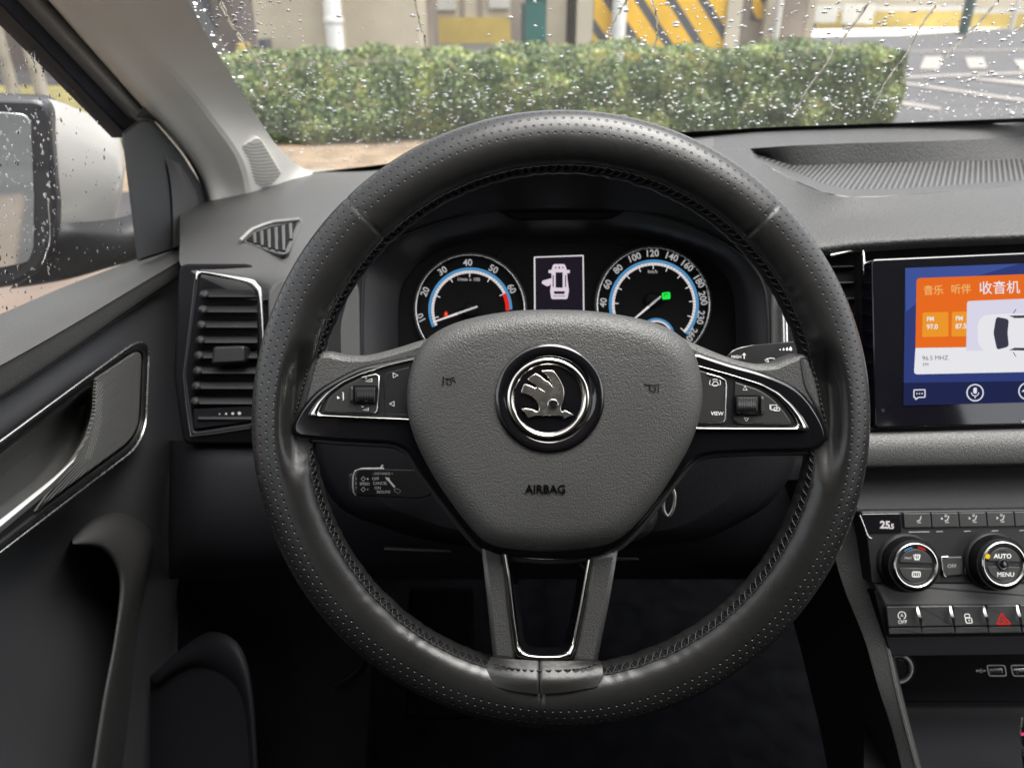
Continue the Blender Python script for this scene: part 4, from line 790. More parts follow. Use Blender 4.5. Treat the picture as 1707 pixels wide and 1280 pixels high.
b = MB(); b.fill(K1, circ(1646.5, 927, 4.2, 14), .0168, emat('lit_yellow', (1, .68, .03), .9)); b.build('indicator_light', o)
b = MB(); b.plate(CP, rc([(1568, 928), (1604, 927), (1605, 958), (1573, 961)], 3), .0015, .004, M['button'], .001)
b.tube([CP.at(x, y, .0016) for x, y in ((1580, 927.5), (1570, 928), (1569, 931), (1571, 948), (1574, 959), (1577, 961))], .0006, M['satchrome'], n=6); b.text(CP, 'OFF', 1587, 943.5, 8.5, .0017, M['inkdim'], rot=0); b.build('off_key', r)
b = MB(); b.plate(CP, rc([(1606, 927), (1614, 927), (1616, 960), (1608, 960)], 2), .0008, .003, M['piano'], .001); b.build('slider', r)
# switch row
TABM = mat('tab_metal', (.30, .30, .29), .3, 1)
SR = tilt(1580, 1030, .675, 2, -2)
r = thing('switch_row', 'row of dark switches with chrome tabs and a red hazard triangle', 'switch panel', SR.at(1590, 1035))
b = MB(); b.plate(SR, rc([(1456, 985), (1475, 985), (1480, 1062), (1900, 1058), (1900, 1090), (1484, 1094), (1476, 1062)], 3), -.004, .015, M['darker'], .001)
b.plate(SR, rc([(1466, 1000), (1900, 992), (1900, 1075), (1484, 1078)], 4), -.005, .015, M['darker'], .001); b.build('panel', r)
for k in range(5):
    x0 = 1477 + k * 55.8 - (1 if k else 0); s = 3.5
    b = MB(); b.plate(SR, rc([(x0, 1010 - k * .6), (x0 + 54.5, 1009.5 - k * .6), (x0 + 58, 1044 - k * .6), (x0 + s, 1045 - k * .6)], [4 if k == 0 else 1, 1, 1, 1]), .001, .006, M['button'], .001); o = b.build('switch', r)
    b = MB(); b.plate(SR, rc([(x0 + s, 1045.5 - k * .6), (x0 + 58, 1044.5 - k * .6), (x0 + 60, 1056.5 - k * .6), (x0 + s + 1, 1057.5 - k * .6)], 1.2), -.0005, .006, M['button'], .001); b.build('switch_lip', o)
    b = MB(); x = x0 + 50.5; y = 1010 - k * .6
    b.patch([[SR.at(x, y, .001), SR.at(x + 3, y + .5, .0015)], [SR.at(x + 1, y + 10, .005), SR.at(x + 6, y + 11, .005)], [SR.at(x + 4, y + 21, .006), SR.at(x + 9.5, y + 22, .006)], [SR.at(x + 6, y + 32, .001), SR.at(x + 9.5, y + 31, .001)]], TABM, 3, 5); b.build('chrome_tab', o)
    b = MB(); h = .0012
    if k == 0: b.text(SR, 'OFF', 1504.5, 1036.5, 8.5, h, M['ink']); b.stroke(SR, circ(1503.5, 1025.5, 6.3, 22, 300, 610), 1.3, h, M['ink']); b.text(SR, 'A', 1503.5, 1025.5, 7.5, h, M['ink']); b.build('icon', o)
    if k == 2: b.stroke(SR, rc([(1609, 1029.5), (1619, 1029.5), (1621, 1038), (1611, 1038)], 2), 1.4, h, M['ink'], closed=True); b.stroke(SR, rc([(1608, 1029), (1608, 1023), (1616, 1023), (1617, 1029)], 3)[0:], 1.3, h, M['ink'], closed=True); b.stroke(SR, [(1615, 1032), (1616, 1035)], 1.5, h, M['ink']); b.build('icon', o)
    if k == 3: b.stroke(SR, rc([(1669, 1022), (1684, 1039.5), (1662.5, 1040)], 1), 2.2, h, M['litred'], closed=True); b.stroke(SR, rc([(1671, 1029.5), (1676.5, 1036), (1669, 1036.3)], .5), 1.4, h, M['litred'], closed=True); b.build('icon', o)
# lower tray with sockets
TR = tilt(1600, 1140, .74, 2, 0)
r = thing('socket_panel', 'black lower panel with chrome ringed power socket and two usb ports', 'socket panel', TR.at(1600, 1120))
b = MB(); b.plate(TR, [(1440, 1060), (1900, 1056), (1900, 1170), (1460, 1170)], 0, .01, M['piano'] if False else M['darker'], .001); b.patch([[TR.at(x, 1170, 0) for x in (1440, 1650, 1900)], [TR.at(x, 1200, .01) for x in (1440, 1650, 1900)], [TR.at(x, 1330, .09) for x in (1440, 1650, 1900)]], M['darker'], 3, 5); b.build('panel', r)
b = MB(); b.lathe(TR, 1499, 1115, [(25, .0003), (24.5, .003), (22.5, .0036), (20, .003), (19.2, .0005)], mat('socket_ring', (.75, .75, .72), .35), cap=False); b.lathe(TR, 1499, 1115, [(29, .0003), (28, .0012), (25, .001)], M['dark'], cap=False); b.lathe(TR, 1499, 1115, [(20.5, .001), (17, -.0), (15, .0006)], M['satin']); b.build('power_socket', r)
for k in range(2):
    x = 1661 + k * 40; b = MB(); q = rc([(x - 16, 1108.5), (x + 14, 1108.5), (x + 17, 1126), (x - 12, 1126)], 4); b.stroke(TR, q, 1.5, .0008, M['ink'], closed=True)
    b.plate(TR, rc([(x - 13, 1114), (x + 10, 1113.5), (x + 11, 1121), (x - 11, 1121.5)], 1.5), .001, .002, M['satchrome'], .0005); b.stroke(TR, [(x - 10, 1119), (x + 8, 1119)], 2.2, .0013, M['darker']); b.build('usb_port', r)
b = MB(); b.stroke(TR, [(1628, 1117.5), (1641, 1117.5)], 1.1, .0008, M['ink']); b.fill(TR, circ(1629, 1117.5, 2, 8), .0008, M['ink']); b.stroke(TR, [(1632, 1117.5), (1635, 1120.5), (1638, 1120.5)], 1, .0008, M['ink']); b.stroke(TR, [(1632, 1117.5), (1635, 1114.5), (1637, 1114.5)], 1, .0008, M['ink']); b.fill(TR, [(1640, 1115.5), (1644, 1117.5), (1640, 1119.5)], .0008, M['ink']); b.build('usb_symbol', r)
r = thing('gear_lever', 'edge of the gear lever with a pink light at the lower right corner', 'gear lever', P(1712, 1215, .62))
GL = tilt(1720, 1230, .62)
b = MB(); b.dome(GL, rc([(1702, 1192), (1760, 1185), (1790, 1330), (1712, 1330), (1699, 1225)], 14), [(1, -.02), (1, -.005), (.95, .0), (.6, .004)], M['dark']); b.build('lever', r)
b = MB(); b.tube([GL.at(x, y, .003) for x, y in ((1704, 1195), (1700, 1225), (1707, 1260))], .0009, M['satchrome'], n=6); b.build('chrome_edge', r)
b = MB(); b.fill(GL, rc([(1702, 1221), (1712, 1219), (1712, 1225), (1702, 1226)], 1.5), .0055, emat('lit_pink', (.9, .08, .22), .8)); b.build('indicator_light', r)

# ================================================================== INSTRUMENTS
IC = tilt(940, 500, .745, 2, 3)
r = ic = thing('instrument_cluster', 'instrument cluster with rev counter, speedometer and open door warning display', 'instrument cluster', IC.at(940, 560))
Hh = [(604, 640), (604, 600), (604, 520), (608, 455), (625, 425), (660, 400), (710, 380), (770, 362), (830, 350), (940, 347), (1040, 350), (1100, 362), (1160, 382), (1215, 412), (1250, 440), (1272, 475), (1279, 520), (1282, 600), (1283, 640)]
Ii = [(664, 660), (664, 600), (664, 520), (670, 478), (688, 450), (712, 428), (752, 409), (800, 398), (845, 394), (940, 392), (1020, 394), (1080, 398), (1130, 410), (1175, 430), (1205, 455), (1222, 490), (1226, 540), (1226, 600), (1226, 660)]
Mi = [((a[0] + c[0]) / 2, (a[1] + c[1]) / 2) for a, c in zip(Hh, Ii)]
cw = mat('cluster_shell', (.018, .017, .019), .33, var=(6, .1))
b = MB(); b.patch([[P(x, y, .706) for x, y in Hh], [P(x, y, .722) for x, y in Mi], [IC.at(x, y, .0) for x, y in Ii]], cw, 5, 4); b.build('shell', r)
b = MB(); b.tube(spline([P(x, y, .7035) for x, y in Hh], 5), .0014, M['satin'], n=8); b.build('shell_edge', r)
b = MB(); b.fill(IC, [(640, 700), (640, 380), (1250, 380), (1250, 700)], -.002, M['dial'])
b.plate(IC, rc([(842, 408), (866, 406), (1014, 404), (1044, 410), (1068, 440), (1030, 640), (862, 640), (818, 440)], [10, 8, 8, 10, 20, 4, 4, 20]), .0002, .002, M['dial'], .0005); b.build('face_panel', r)
b = MB(); b.plate(tilt(940, 365, .712, 0, 20), rc([(828, 351), (850, 349), (1030, 349), (1044, 351), (1018, 366), (860, 368)], 5), .003, .012, M['darker'], .002); b.build('visor_ledge', r)
def pol(cx, cy, rr, a): return (cx + rr * math.cos(math.radians(a)), cy - rr * math.sin(math.radians(a)))
def gauge(name, cx, cy, ro, rw, nums, nr, unit, upos, a0, a1, ticks, needle):
    g = MB(); g.lathe(IC, cx, cy, [(ro + 4, -.001), (ro + 3, .004), (ro, .005), (ro - 2, .003)], cw, cap=False); g.lathe(IC, cx, cy, [(ro - 2, .0008), (rw + 8, .0006), (rw - 5, .0009), (2, .0009)], M['dial']); G = g.build(name, r)
    g = MB(); g.lathe(IC, cx, cy, [(ro, .004), (ro - .8, .0058), (ro - 2.4, .0055), (ro - 3, .003)], M['satchrome'], cap=False); g.build('chrome_ring', G)
    g = MB(); g.stroke(IC, circ(cx, cy, rw + 1.8, 80, a0, a1), 4.4, .0016, M['litblue']); g.stroke(IC, circ(cx, cy, rw - 3.2, 80, a0, a1), 4.6, .0020, M['lit'])
    for a, ln in ticks: g.stroke(IC, [pol(cx, cy, rw - 1, a), pol(cx, cy, rw - ln, a)], 1.5, .0024, M['lit'])
    for i in range(int((a0 - a1) / 4.6)): a = a0 - i * 4.6; g.stroke(IC, [pol(cx, cy, rw - 1.5, a), pol(cx, cy, rw - 5, a)], .55, .0023, M['dial'])
    g.build('scale', G)
    g = MB()
    for s, x, y in nums:
        a = math.degrees(math.atan2(cy - y, x - cx)); g.text(IC, s, x, y, 15.5, .0018, M['litdim'], rot=(a - 90) * .93, bold=.02)
    g.text(IC, unit, upos[0], upos[1], 8, .0018, M['litdim'], rot=-1, bold=.01); g.build('numerals', G)
    (x0, y0), (x1, y1), (hx, hy) = needle; g = MB(); d = Vector((x1 - x0, y1 - y0)); nn = Vector((-d.y, d.x)).normalized()
    m_ = Vector((x0, y0)).lerp(Vector((x1, y1)), .55)
    g.plate(IC, [tuple(Vector((x0, y0)) + nn * 1.1), tuple(m_ + nn * 1.8), tuple(m_ - nn * 1.8), tuple(Vector((x0, y0)) - nn * 1.1)], .0075, .001, M['needle'], .0002)
    g.plate(IC, [tuple(m_ + nn * 1.8), tuple(Vector((x1, y1)) + nn * 1.6), tuple(Vector((x1, y1)) - nn * 1.6), tuple(m_ - nn * 1.8)], .0078, .001, M['ink'], .0002)
    g.build('needle', G)
    g = MB(); g.lathe(IC, hx, hy, [(13, .001), (12.5, .004), (10, .006), (3, .0065)], M['darker']); g.build('needle_hub', G); return G
T1 = gauge('rev_counter', 784, 516, 91, 66, [('10', 702.6, 530), ('20', 709, 486.6), ('30', 737.7, 452), ('40', 779.7, 438.4), ('50', 822.3, 449), ('60', 852.5, 481.6)], 78, '1/min x 100', (781, 466), 205, 0,
           [(193, 12), (158, 12), (123, 12), (91, 12), (58, 12), (25, 12)], ((722, 537), (796, 511), (783, 517.5)))
b = MB(); b.stroke(IC, circ(784, 516, 62, 14, 25, -2), 6.5, .0027, M['litred']); b.build('red_zone', T1)
b = MB(); b.fill(IC, circ(743.5, 522.5, 3.2, 10), .0027, M['litred']); b.fill(IC, [(739, 527), (743.5, 518), (748, 527)], .0029, M['litred']); b.fill(IC, circ(743.5, 523.5, 1.3, 8), .0031, emat('lit_amber', (1, .4, .05), .9)); b.build('warning_light', T1)
T2 = gauge('speedometer', 1090, 508, 95.5, 71, [('40', 1006, 504.6), ('60', 1013, 474.5), ('80', 1030.5, 449), ('100', 1057.4, 430), ('120', 1087, 423), ('140', 1119, 428.5), ('160', 1144.6, 443), ('180', 1164.3, 469), ('200', 1171.5, 497.4), ('230', 1167.5, 529), ('260', 1152.8, 557)], 84,
           'km/h', (1088, 453), 205, -42, [(178, 12), (155, 12), (133, 12), (112, 12), (91, 12), (70, 12), (48, 12), (27, 12), (5, 12), (-18, 12), (-41, 12)], ((1057, 532), (1102, 494), (1088, 500)))
b = MB(); b.stroke(IC, circ(1094, 561, 29, 24, 170, 10), 3.4, .003, M['litblue']); b.stroke(IC, circ(1094, 561, 25.5, 24, 170, 10), 3, .0032, M['lit']); b.fill(IC, circ(1094, 561, 24, 30), .0022, M['dial']); b.build('fuel_gauge', T2)
b = MB(); b.fill(IC, rc([(1103, 488), (1117, 486.5), (1118, 498.5), (1104, 499.5)], 3), .0085, M['litgreen']); b.stroke(IC, circ(1110.5, 493, 3.2, 10, 30, 200), 1.1, .0088, M['dial']); b.build('indicator_light', T2)
b = MB(); b.plate(IC, rc([(890, 428), (973, 425), (975, 580), (891, 580)], 1.5), .0042, .002, M['lit'], .0002); b.plate(IC, [(892.3, 430), (971, 427.3), (972.6, 578), (893.3, 578)], .0046, .001, emat('display_black', (.014, .011, .018), 1), .0001)
def iq(x, y): return (660 + x / 3.05, 380 + y / 3.05)
hh = .005; Wd = emat('lit_pinkwhite', (.95, .82, .92), .75); DK = b.mats[1]
b.fill(IC, rc([iq(*p) for p in ((800, 184), (858, 184), (870, 215), (872, 260), (880, 320), (872, 362), (790, 362), (784, 320), (792, 260), (790, 215))], 3), hh, Wd)
b.fill(IC, rc([iq(*p) for p in ((776, 214), (884, 214), (884, 230), (776, 230))], 1), hh, Wd)
for pts in (((812, 226), (848, 226), (848, 304), (812, 304)), ((802, 322), (860, 322), (856, 336), (806, 336)), ((808, 206), (812, 195), (818, 206)), ((826, 206), (830, 192), (836, 206)), ((845, 206), (848, 195), (854, 206)), ((800, 345), (862, 345), (862, 348), (800, 348)), ((797, 240), (802, 240), (802, 300), (797, 300)), ((860, 240), (865, 240), (865, 300), (860, 300))):
    b.fill(IC, [iq(*p) for p in pts], hh + .0003, DK)
b.fill(IC, rc([iq(*p) for p in ((794, 255), (745, 268), (740, 282), (770, 298), (788, 288))], 2), hh, Wd); b.build('display', r)

# ================================================================== STALKS AND KEY
ST = tilt(640, 805, .575, 3, 0)
r = thing('cruise_stalk', 'black speed control stalk with white lettering below the left wheel spoke', 'control stalk', ST.at(640, 820))
b = MB(); q = rc([(588, 781), (726, 783), (730, 800), (718, 826), (700, 831), (588, 826)], [12, 6, 6, 6, 6, 10]); b.dome(ST, q, [(.97, -.02), (1, -.008), (1, -.003), (.975, -.0006), (.93, 0)], M['satin']); b.build('lever', r)
b = MB(); b.tube([ST.at(x, y, -.0015) for x, y in ((640, 781), (603, 781.5), (593, 785), (589, 795), (588.5, 810), (590, 820), (594, 825))], .0009, M['inkdim'], n=8); b.dome(ST, rc([(581, 790), (590, 788), (590, 823), (583, 821)], 4), [(1, -.014), (1, -.004), (.8, -.002)], M['button']); b.build('end_button', r)
b = MB(); h = .0003; I = M['ink']
b.text(ST, '- DISTANCE +', 638, 789.5, 5.6, h, I, bold=0); b.text(ST, 'OFF', 626, 798, 6.8, h, I, bold=0); b.text(ST, 'CANCEL', 633.5, 805.5, 6.8, h, I, bold=0, xs=.92); b.text(ST, 'ON', 629.5, 813.2, 6.8, h, I, bold=0); b.text(ST, 'RESUME', 639.5, 820, 6.8, h, I, bold=0, xs=.95)
b.text(ST, 'SPEED', 608, 806.5, 6.6, h, I, bold=0, xs=.95); b.text(ST, '+', 613, 798.5, 7, h, I, bold=.03); b.text(ST, '-', 613, 815, 8, h, I, bold=.03)
for y in (798, 815.5): b.stroke(ST, [(605.5, y - 4), (609, y), (605.5, y + 4), (602, y)], 1.0, h, I, closed=True)
b.stroke(ST, [(645, 796.5), (658, 812)], 3.2, h, I); b.fill(ST, [(642, 795), (650.5, 797), (645, 801)], h, I); b.stroke(ST, [(657, 815), (663, 814.5), (668, 818), (664, 822.5), (658, 818.5)], 1, h, M['inkdim'], closed=True)
for i, s in enumerate('SET'): b.text(ST, s, 593.8, 798 + i * 8, 6, h, M['inkdim'], rot=0)
b.build('lettering', r)
b = MB(); b.tube([ST.at(x, y, -.004) for x, y in ((635, 780), (638, 775))], .0008, M['inkdim'], n=6); b.build('slide_switch', r)
WT = tilt(1270, 600, .60, -6, -4)
r = thing('wiper_stalk', 'black wiper stalk with wiper and raindrop symbols behind the right wheel spoke', 'control stalk', WT.at(1270, 610))
b = MB(); q = rc([(1206, 600), (1222, 583), (1253, 575), (1346, 567), (1352, 640), (1200, 640)], [10, 10, 8, 4, 4, 6])
b.dome(WT, q, [(.98, -.02), (1.0, -.01), (1, -.003), (.985, -.0006), (.95, 0)], M['satin']); b.tube([WT.at(x, y, -.001) for x, y in ((1214, 594), (1222, 585), (1235, 580), (1254, 576.5), (1300, 572.5), (1340, 569))], .0006, M['inkdim'], n=6); b.build('lever', r)
b = MB(); h = .0004
for i in range(4): x = 1300.5 + i * 5.8; s = 1 + i * .55; b.fill(WT, [(x, 582.5 - s * 1.7 - i * .3)] + [(x + s * math.cos(t), 583 - i * .3 + s * math.sin(t)) for t in [math.radians(a) for a in range(-30, 211, 24)]], h, I)
b.stroke(WT, [(1275, 600), (1279, 598), (1285, 596.8), (1290, 597.5), (1293.5, 599.5), (1287.5, 606), (1284, 605), (1281, 606)], 1.1, h, I, closed=True); b.stroke(WT, [(1279, 599), (1284.5, 609)], 1.1, h, I)
b.text(WT, 'HIGH', 1227.5, 595, 7, h, I, bold=.01, rot=-2); b.stroke(WT, [(1240.5, 590), (1240.5, 598)], 1.6, h, I); b.fill(WT, [(1237, 592), (1240.5, 588), (1244, 592)], h, I); b.build('symbols', r)
r = thing('ignition_key', 'grey metal ring and rounded cover at the ignition lock right of the airbag', 'key', P(1110, 850, .60))
b = MB(); kp = tilt(1110, 845, .60)
b.tube([kp.at(x, y, 0) for x, y in spline([Vector((*p, 0)) for p in ((1122, 815), (1125, 828), (1122, 848), (1114, 860), (1107, 852), (1106, 838), (1110, 826))], 5) and [(v.x, v.y) for v in spline([Vector((*p, 0)) for p in ((1122, 815), (1125, 828), (1122, 848), (1114, 860), (1107, 852), (1106, 838), (1110, 826))], 5)]], .0013, mat('key_metal', (.5, .5, .48), .3, .8), n=8); b.build('ring', r)
b = MB(); b.dome(kp, rc([(1040, 880), (1096, 846), (1097, 865), (1085, 888), (1060, 902), (1030, 905)], 8), [(1, -.02), (1, -.006), (.85, -.001), (.5, .001)], M['button']); b.build('cover', r)
# ================================================================== STEERING WHEEL
WH = tilt(916, 668, .497, 2, 3)
wheel = thing('steering_wheel', 'black leather steering wheel with perforated rim, grey airbag pad and winged arrow badge', 'steering wheel', WH.at(916, 668))
RC = WH.at(*RIMC) - WH.n * .014; U_, V_, N_ = WH.r, WH.u, WH.n; RM, RT_ = RIMR, .0182
def rimpt(u, v, k=1.0):
    seam = 0
    for us, wd, dp in ((math.radians(134), .007, .0006), (math.radians(46.5), .007, .0006), (math.radians(-95), .008, .0012)):
        d = math.atan2(math.sin(u - us), math.cos(u - us)); seam += dp * math.exp(-(d / wd) ** 2)
    inner = max(0, -math.cos(v)) ** 3
    wk = .00022 * inner * math.sin(u * 47 + 2 * math.sin(u * 9)) * (.5 + .5 * math.sin(u * 5 + 1)) + .00022 * inner * math.sin(u * 91 + math.sin(u * 23) * 2)
    bot = math.exp(-((math.atan2(math.sin(u + math.radians(95)), math.cos(u + math.radians(95)))) / .13) ** 2)
    r_ = RT_ * k * (1 + .035 * math.cos(2 * v) - .02 * math.cos(4 * v + .8)) - seam + wk + bot * .0005 * math.sin(v * 5)
    e = RM + r_ * math.cos(v) * (1.06); z = r_ * math.sin(v)
    for uc, wd in ((math.radians(176.5), .29), (math.radians(3), .30)):
        d = abs(math.atan2(math.sin(u - uc), math.cos(u - uc))); g = min(1, max(0, (wd - d) / .20)) * min(1, max(0, (RM - .0005 - e) / .008))
        g = g * g * (3 - 2 * g)
        if z > .006: z = z + (.006 - z) * g
    return RC + (U_ * math.cos(u) + V_ * math.sin(u)) * e + N_ * z
NU, NV = 900, 56; b = MB(); rows = [[rimpt(2 * math.pi * i / NU, 2 * math.pi * j / NV) for i in range(NU)] for j in range(NV)]
def uvf(j, i): return (i / NU, (j / NV * 360 - (0 if j / NV < .6 else 360) + 32) / 15.5)
# rows run round the section; keep the uv seam on the hidden back
b.grid(rows, M['leather'], True, closed_u=True, closed_v=True, uvf=lambda i, j: uvf(i, j))
b.build('rim', wheel)
# lacing along the inner edge
def gap(u):    # where spokes leave the rim
    return False
b = MB(); n = 196; v0 = math.radians(157)
for i in range(n):
    u0 = 2 * math.pi * i / n; du = 2 * math.pi / n
    deg = math.degrees(u0) % 360
    if 256 < deg < 279: continue
    for s in (-1, 1):
        a = rimpt(u0 + du * .05, v0 - s * .17); c = rimpt(u0 + du * .95, v0 + s * .17); m_ = rimpt(u0 + du * .5, v0); out = (m_ - RC - (U_ * math.cos(u0) + V_ * math.sin(u0)) * RM).normalized()
        b.tube([a + out * .0001, m_ + out * (.0012 + .0004 * s), c + out * .0001], .00046, M['thread'], n=6)
    a = rimpt(u0, v0 - .17); c = rimpt(u0 + du, v0 - .17); b.tube([a, a.lerp(c, .5) + out * .0009, c], .00042, M['thread'], n=5)
b.build('rim_stitching', wheel)
b = MB(); b.grid([[rimpt(2 * math.pi * i / 400, v0 + t) + (rimpt(2 * math.pi * i / 400, v0 + t) - RC - (U_ * math.cos(2 * math.pi * i / 400) + V_ * math.sin(2 * math.pi * i / 400)) * RM).normalized() * .0002 for i in range(400)] for t in (-.08, 0, .08)], M['darker'], True, closed_u=True); b.build('stitching_channel', wheel)

# spoke skins (grained), each a shaped plate
def sp2(pts, k=5): return [(v.x, v.y) for v in spline([Vector((*p, 0)) for p in pts], k)]
lsp = sp2([(498, 720), (500, 680), (508, 640), (518, 606), (530, 590), (545, 586), (575, 592), (612, 592), (655, 582), (700, 568), (724, 562)]) + [(740, 700), (700, 740)]
rsp = [(1130, 740), (1120, 700)] + sp2([(1136, 562), (1165, 576), (1215, 596), (1255, 606), (1290, 606), (1315, 596), (1338, 590), (1352, 600), (1364, 640), (1372, 680), (1376, 730)])
b = MB(); b.plate(WH, lsp, -.006, .02, M['pad'], .004); b.build('spoke_cover', wheel)
b = MB(); b.plate(WH, rsp, -.006, .02, M['pad'], .004); b.build('spoke_cover', wheel)
b = MB(); b.patch([[WH.at(x, y, h) for x, y, h in ((508, 590, -.0085), (500, 640, -.0085), (488, 690, -.0085), (482, 715, -.009))], [WH.at(x, y, h) for x, y, h in ((528, 594, -.0055), (517, 640, -.0052), (505, 680, -.0055), (494, 705, -.007))]], M['leathersm'], 5, 3); b.build('leather_tab', wheel)
b = MB(); b.patch([[WH.at(x, y, h) for x, y, h in ((1334, 596, -.0055), (1342, 640, -.0052), (1354, 665, -.0052), (1371, 700, -.0055), (1378, 730, -.007))], [WH.at(x, y, h) for x, y, h in ((1356, 596, -.0085), (1368, 648, -.0085), (1378, 690, -.0085), (1388, 730, -.009), (1390, 750, -.010))]], M['leathersm'], 5, 4)
b.build('leather_tab', wheel)
b = MB()
for pts in ([(515, 604), (509, 630), (500, 662), (492, 690)], [(1352, 604), (1363, 640), (1369, 672), (1377, 706)]):
    q = sp2(pts, 12)
    for i in range(0, len(q) - 3, 3): b.tube([WH.at(*q[i], -.0072), WH.at(*q[i + 1], -.0056), WH.at(*q[i + 2], -.0072)], .0005, M['thread'], n=6)
b.build('tab_stitching', wheel)
# rear shell edge and gloss black trim
TRIM = sp2([(700, 590), (640, 603), (600, 612), (562, 630), (530, 650), (508, 673), (495, 692), (487, 708), (489, 722), (500, 730)], 5) + sp2([(560, 736), (620, 739), (655, 742), (678, 754), (700, 788), (740, 842), (780, 893), (802, 914), (832, 926), (880, 932), (930, 934), (970, 931), (1002, 925), (1032, 911), (1062, 884), (1102, 834), (1140, 785), (1164, 764), (1190, 757)], 5) + \
       sp2([(1260, 754), (1338, 753), (1362, 748), (1376, 735), (1379, 721), (1370, 698), (1350, 668), (1320, 641), (1270, 620), (1220, 606), (1165, 588)], 5)
lip = [(x + (3 if x > 916 else -2) * (1 if 745 < y < 925 and 640 < x < 1200 else 0), y + (6 if y > 728 else 0)) for x, y in TRIM]
b = MB(); b.plate(WH, lip, -.0085, .022, M['button'], .0012); b.build('rear_shell', wheel)
b = MB(); b.plate(WH, TRIM, -.0035, .012, M['piano'], .0026); trim = b.build('gloss_trim', wheel)
# chrome wings
LO = [(690, 597), (646, 606.5), (600, 621), (567.5, 636), (543, 654), (526, 671), (516, 687), (513.5, 692), (517, 695.5), (600, 698.5), (690, 702)]
LI = [(690, 600.5), (646, 610.5), (603, 625.5), (575, 638.5), (554, 653), (541, 669), (534.5, 683), (534, 687.5), (538, 690), (600, 693), (690, 697)]
RO = [(1160, 607), (1219, 623), (1270, 638.5), (1299.5, 654), (1322, 674.5), (1339, 696), (1347.5, 712), (1347.5, 717), (1342, 719), (1250, 718), (1155, 717)]
RI = [(1160, 610.5), (1219, 627.5), (1268.5, 644), (1292.6, 659), (1310, 677), (1322, 694), (1327, 703.5), (1326.5, 709), (1321, 711.5), (1250, 711.5), (1155, 711)]
b = MB(); b.strip(WH, LO, LI, -.0034, .0026, M['chrome'], n=110, k=9); b.build('chrome_wing', wheel)
b = MB(); b.strip(WH, RO, RI, -.0034, .0026, M['chrome'], n=110, k=9); b.build('chrome_wing', wheel)
b = MB(); b.plate(WH, LI + [(700, 650)], -.0028, .004, M['satin'], .0004); lp = b.build('button_panel', wheel)
b = MB(); b.plate(WH, RI + [(1150, 650)], -.0028, .004, M['satin'], .0004); rp = b.build('button_panel', wheel)
def btn(pts, h, par, m='button', rr=3, bev=.0008): b = MB(); b.plate(WH, rc(pts, rr), h, .003, M[m], bev); return b.build('button', par)
btn([(548, 662), (575, 642), (603, 629), (628, 624), (632, 626), (630, 686), (626, 689), (539, 687)], -.0016, lp, rr=[6, 8, 8, 3, 3, 3, 3, 4])
btn([(643, 621), (682, 611), (690, 650), (684, 692), (641, 690), (639, 640)], -.0024, lp, 'satin')
b = MB(); b.tube([WH.at(x, y, -.0012) for x, y in ((603, 629.5), (627, 624), (632, 627), (631.5, 650), (629, 684), (625, 688))], .0005, M['satchrome'], n=6); b.build('button_edge', lp)
btn([(1160, 615), (1200, 627), (1210, 632), (1212, 640), (1210.5, 700), (1206, 705), (1158, 706)], -.0016, rp, rr=[2, 5, 5, 4, 4, 5, 2])
b = MB(); b.tube([WH.at(x, y, -.0013) for x, y in ((1178, 623), (1200, 629), (1209, 634), (1210.5, 642), (1209, 698), (1206, 703))], .0006, M['satchrome'], n=6); b.build('button_edge', rp)
btn([(1225, 636), (1265, 649), (1289, 665), (1306, 684), (1319, 704), (1316, 707.5), (1229, 706), (1222.5, 701)], -.0014, rp, rr=[3, 10, 12, 10, 4, 4, 5, 4])
def roller(x0, y0, x1, y1, par, xc):
    b = MB(); b.plate(WH, rc([(x0 - 4, y0 - 3), (x1 + 4, y0 - 3), (x1 + 4, y1 + 3), (x0 - 4, y1 + 3)], 3), -.0008, .001, M['darker'], .0002)
    c = (y0 + y1) / 2; R_ = (y1 - y0) / 2; rows = []; rb = []
    for i in range(49):
        a = math.radians(-88 + 176 * i / 48); g = .985 if i % 2 else 1.03; rows.append([WH.at(x, c + R_ * math.sin(a), -.0008 + .0042 * math.cos(a) * g - (.0006 if k in (0, 12) else 0)) for k, x in enumerate([x0 + (x1 - x0) * t / 12 for t in range(13)])])
    b.grid(rows, M['satin'], False)
    for k in range(1, 12):
        x = x0 + (x1 - x0) * k / 12; b.tube([WH.at(x, c + R_ * math.sin(math.radians(t)), -.0007 + .0042 * math.cos(math.radians(t))) for t in range(-80, 81, 20)], .00022, M['darker'], n=4)
    b.build('roller', par)
    b = MB(); b.dome(WH, rc([(xc[0], y0 - 1), (xc[1], y0 - 1), (xc[1], y1), (xc[0], y1)], 3.4), [(1, -.001), (1, .0), (.7, .001)], M['button']); b.build('roller_guard', par)
roller(592, 645, 625, 671, lp, (583.5, 589)); roller(1228, 661, 1263, 690, rp, (1268, 1274))
I = M['ink']; h = -.0012
b = MB(); b.stroke(WH, [(655, 621.5), (663.5, 625.5), (655.5, 629.5)], 1.3, -.002, I, closed=True); b.stroke(WH, [(657, 669), (649.5, 673), (657, 677)], 1.3, -.002, I, closed=True)
b.stroke(WH, [(609, 635.5), (620, 631), (620, 636)], 1.3, h, I, closed=True); b.text(WH, '+', 610, 630, 8, h, I, bold=.02); b.stroke(WH, [(605, 683.5), (614.5, 680), (614, 684)], 1.3, h, I, closed=True); b.stroke(WH, [(602.5, 677.5), (606, 678)], 1.3, h, I)
b.fill(WH, [(562, 660), (567, 663.5), (562, 665)], h, I)
for y in (656, 660, 664): b.stroke(WH, circ(570.5, y + .5, 2.4, 8, 100, -80), 1.2, h, I)
b.build('symbols', lp)
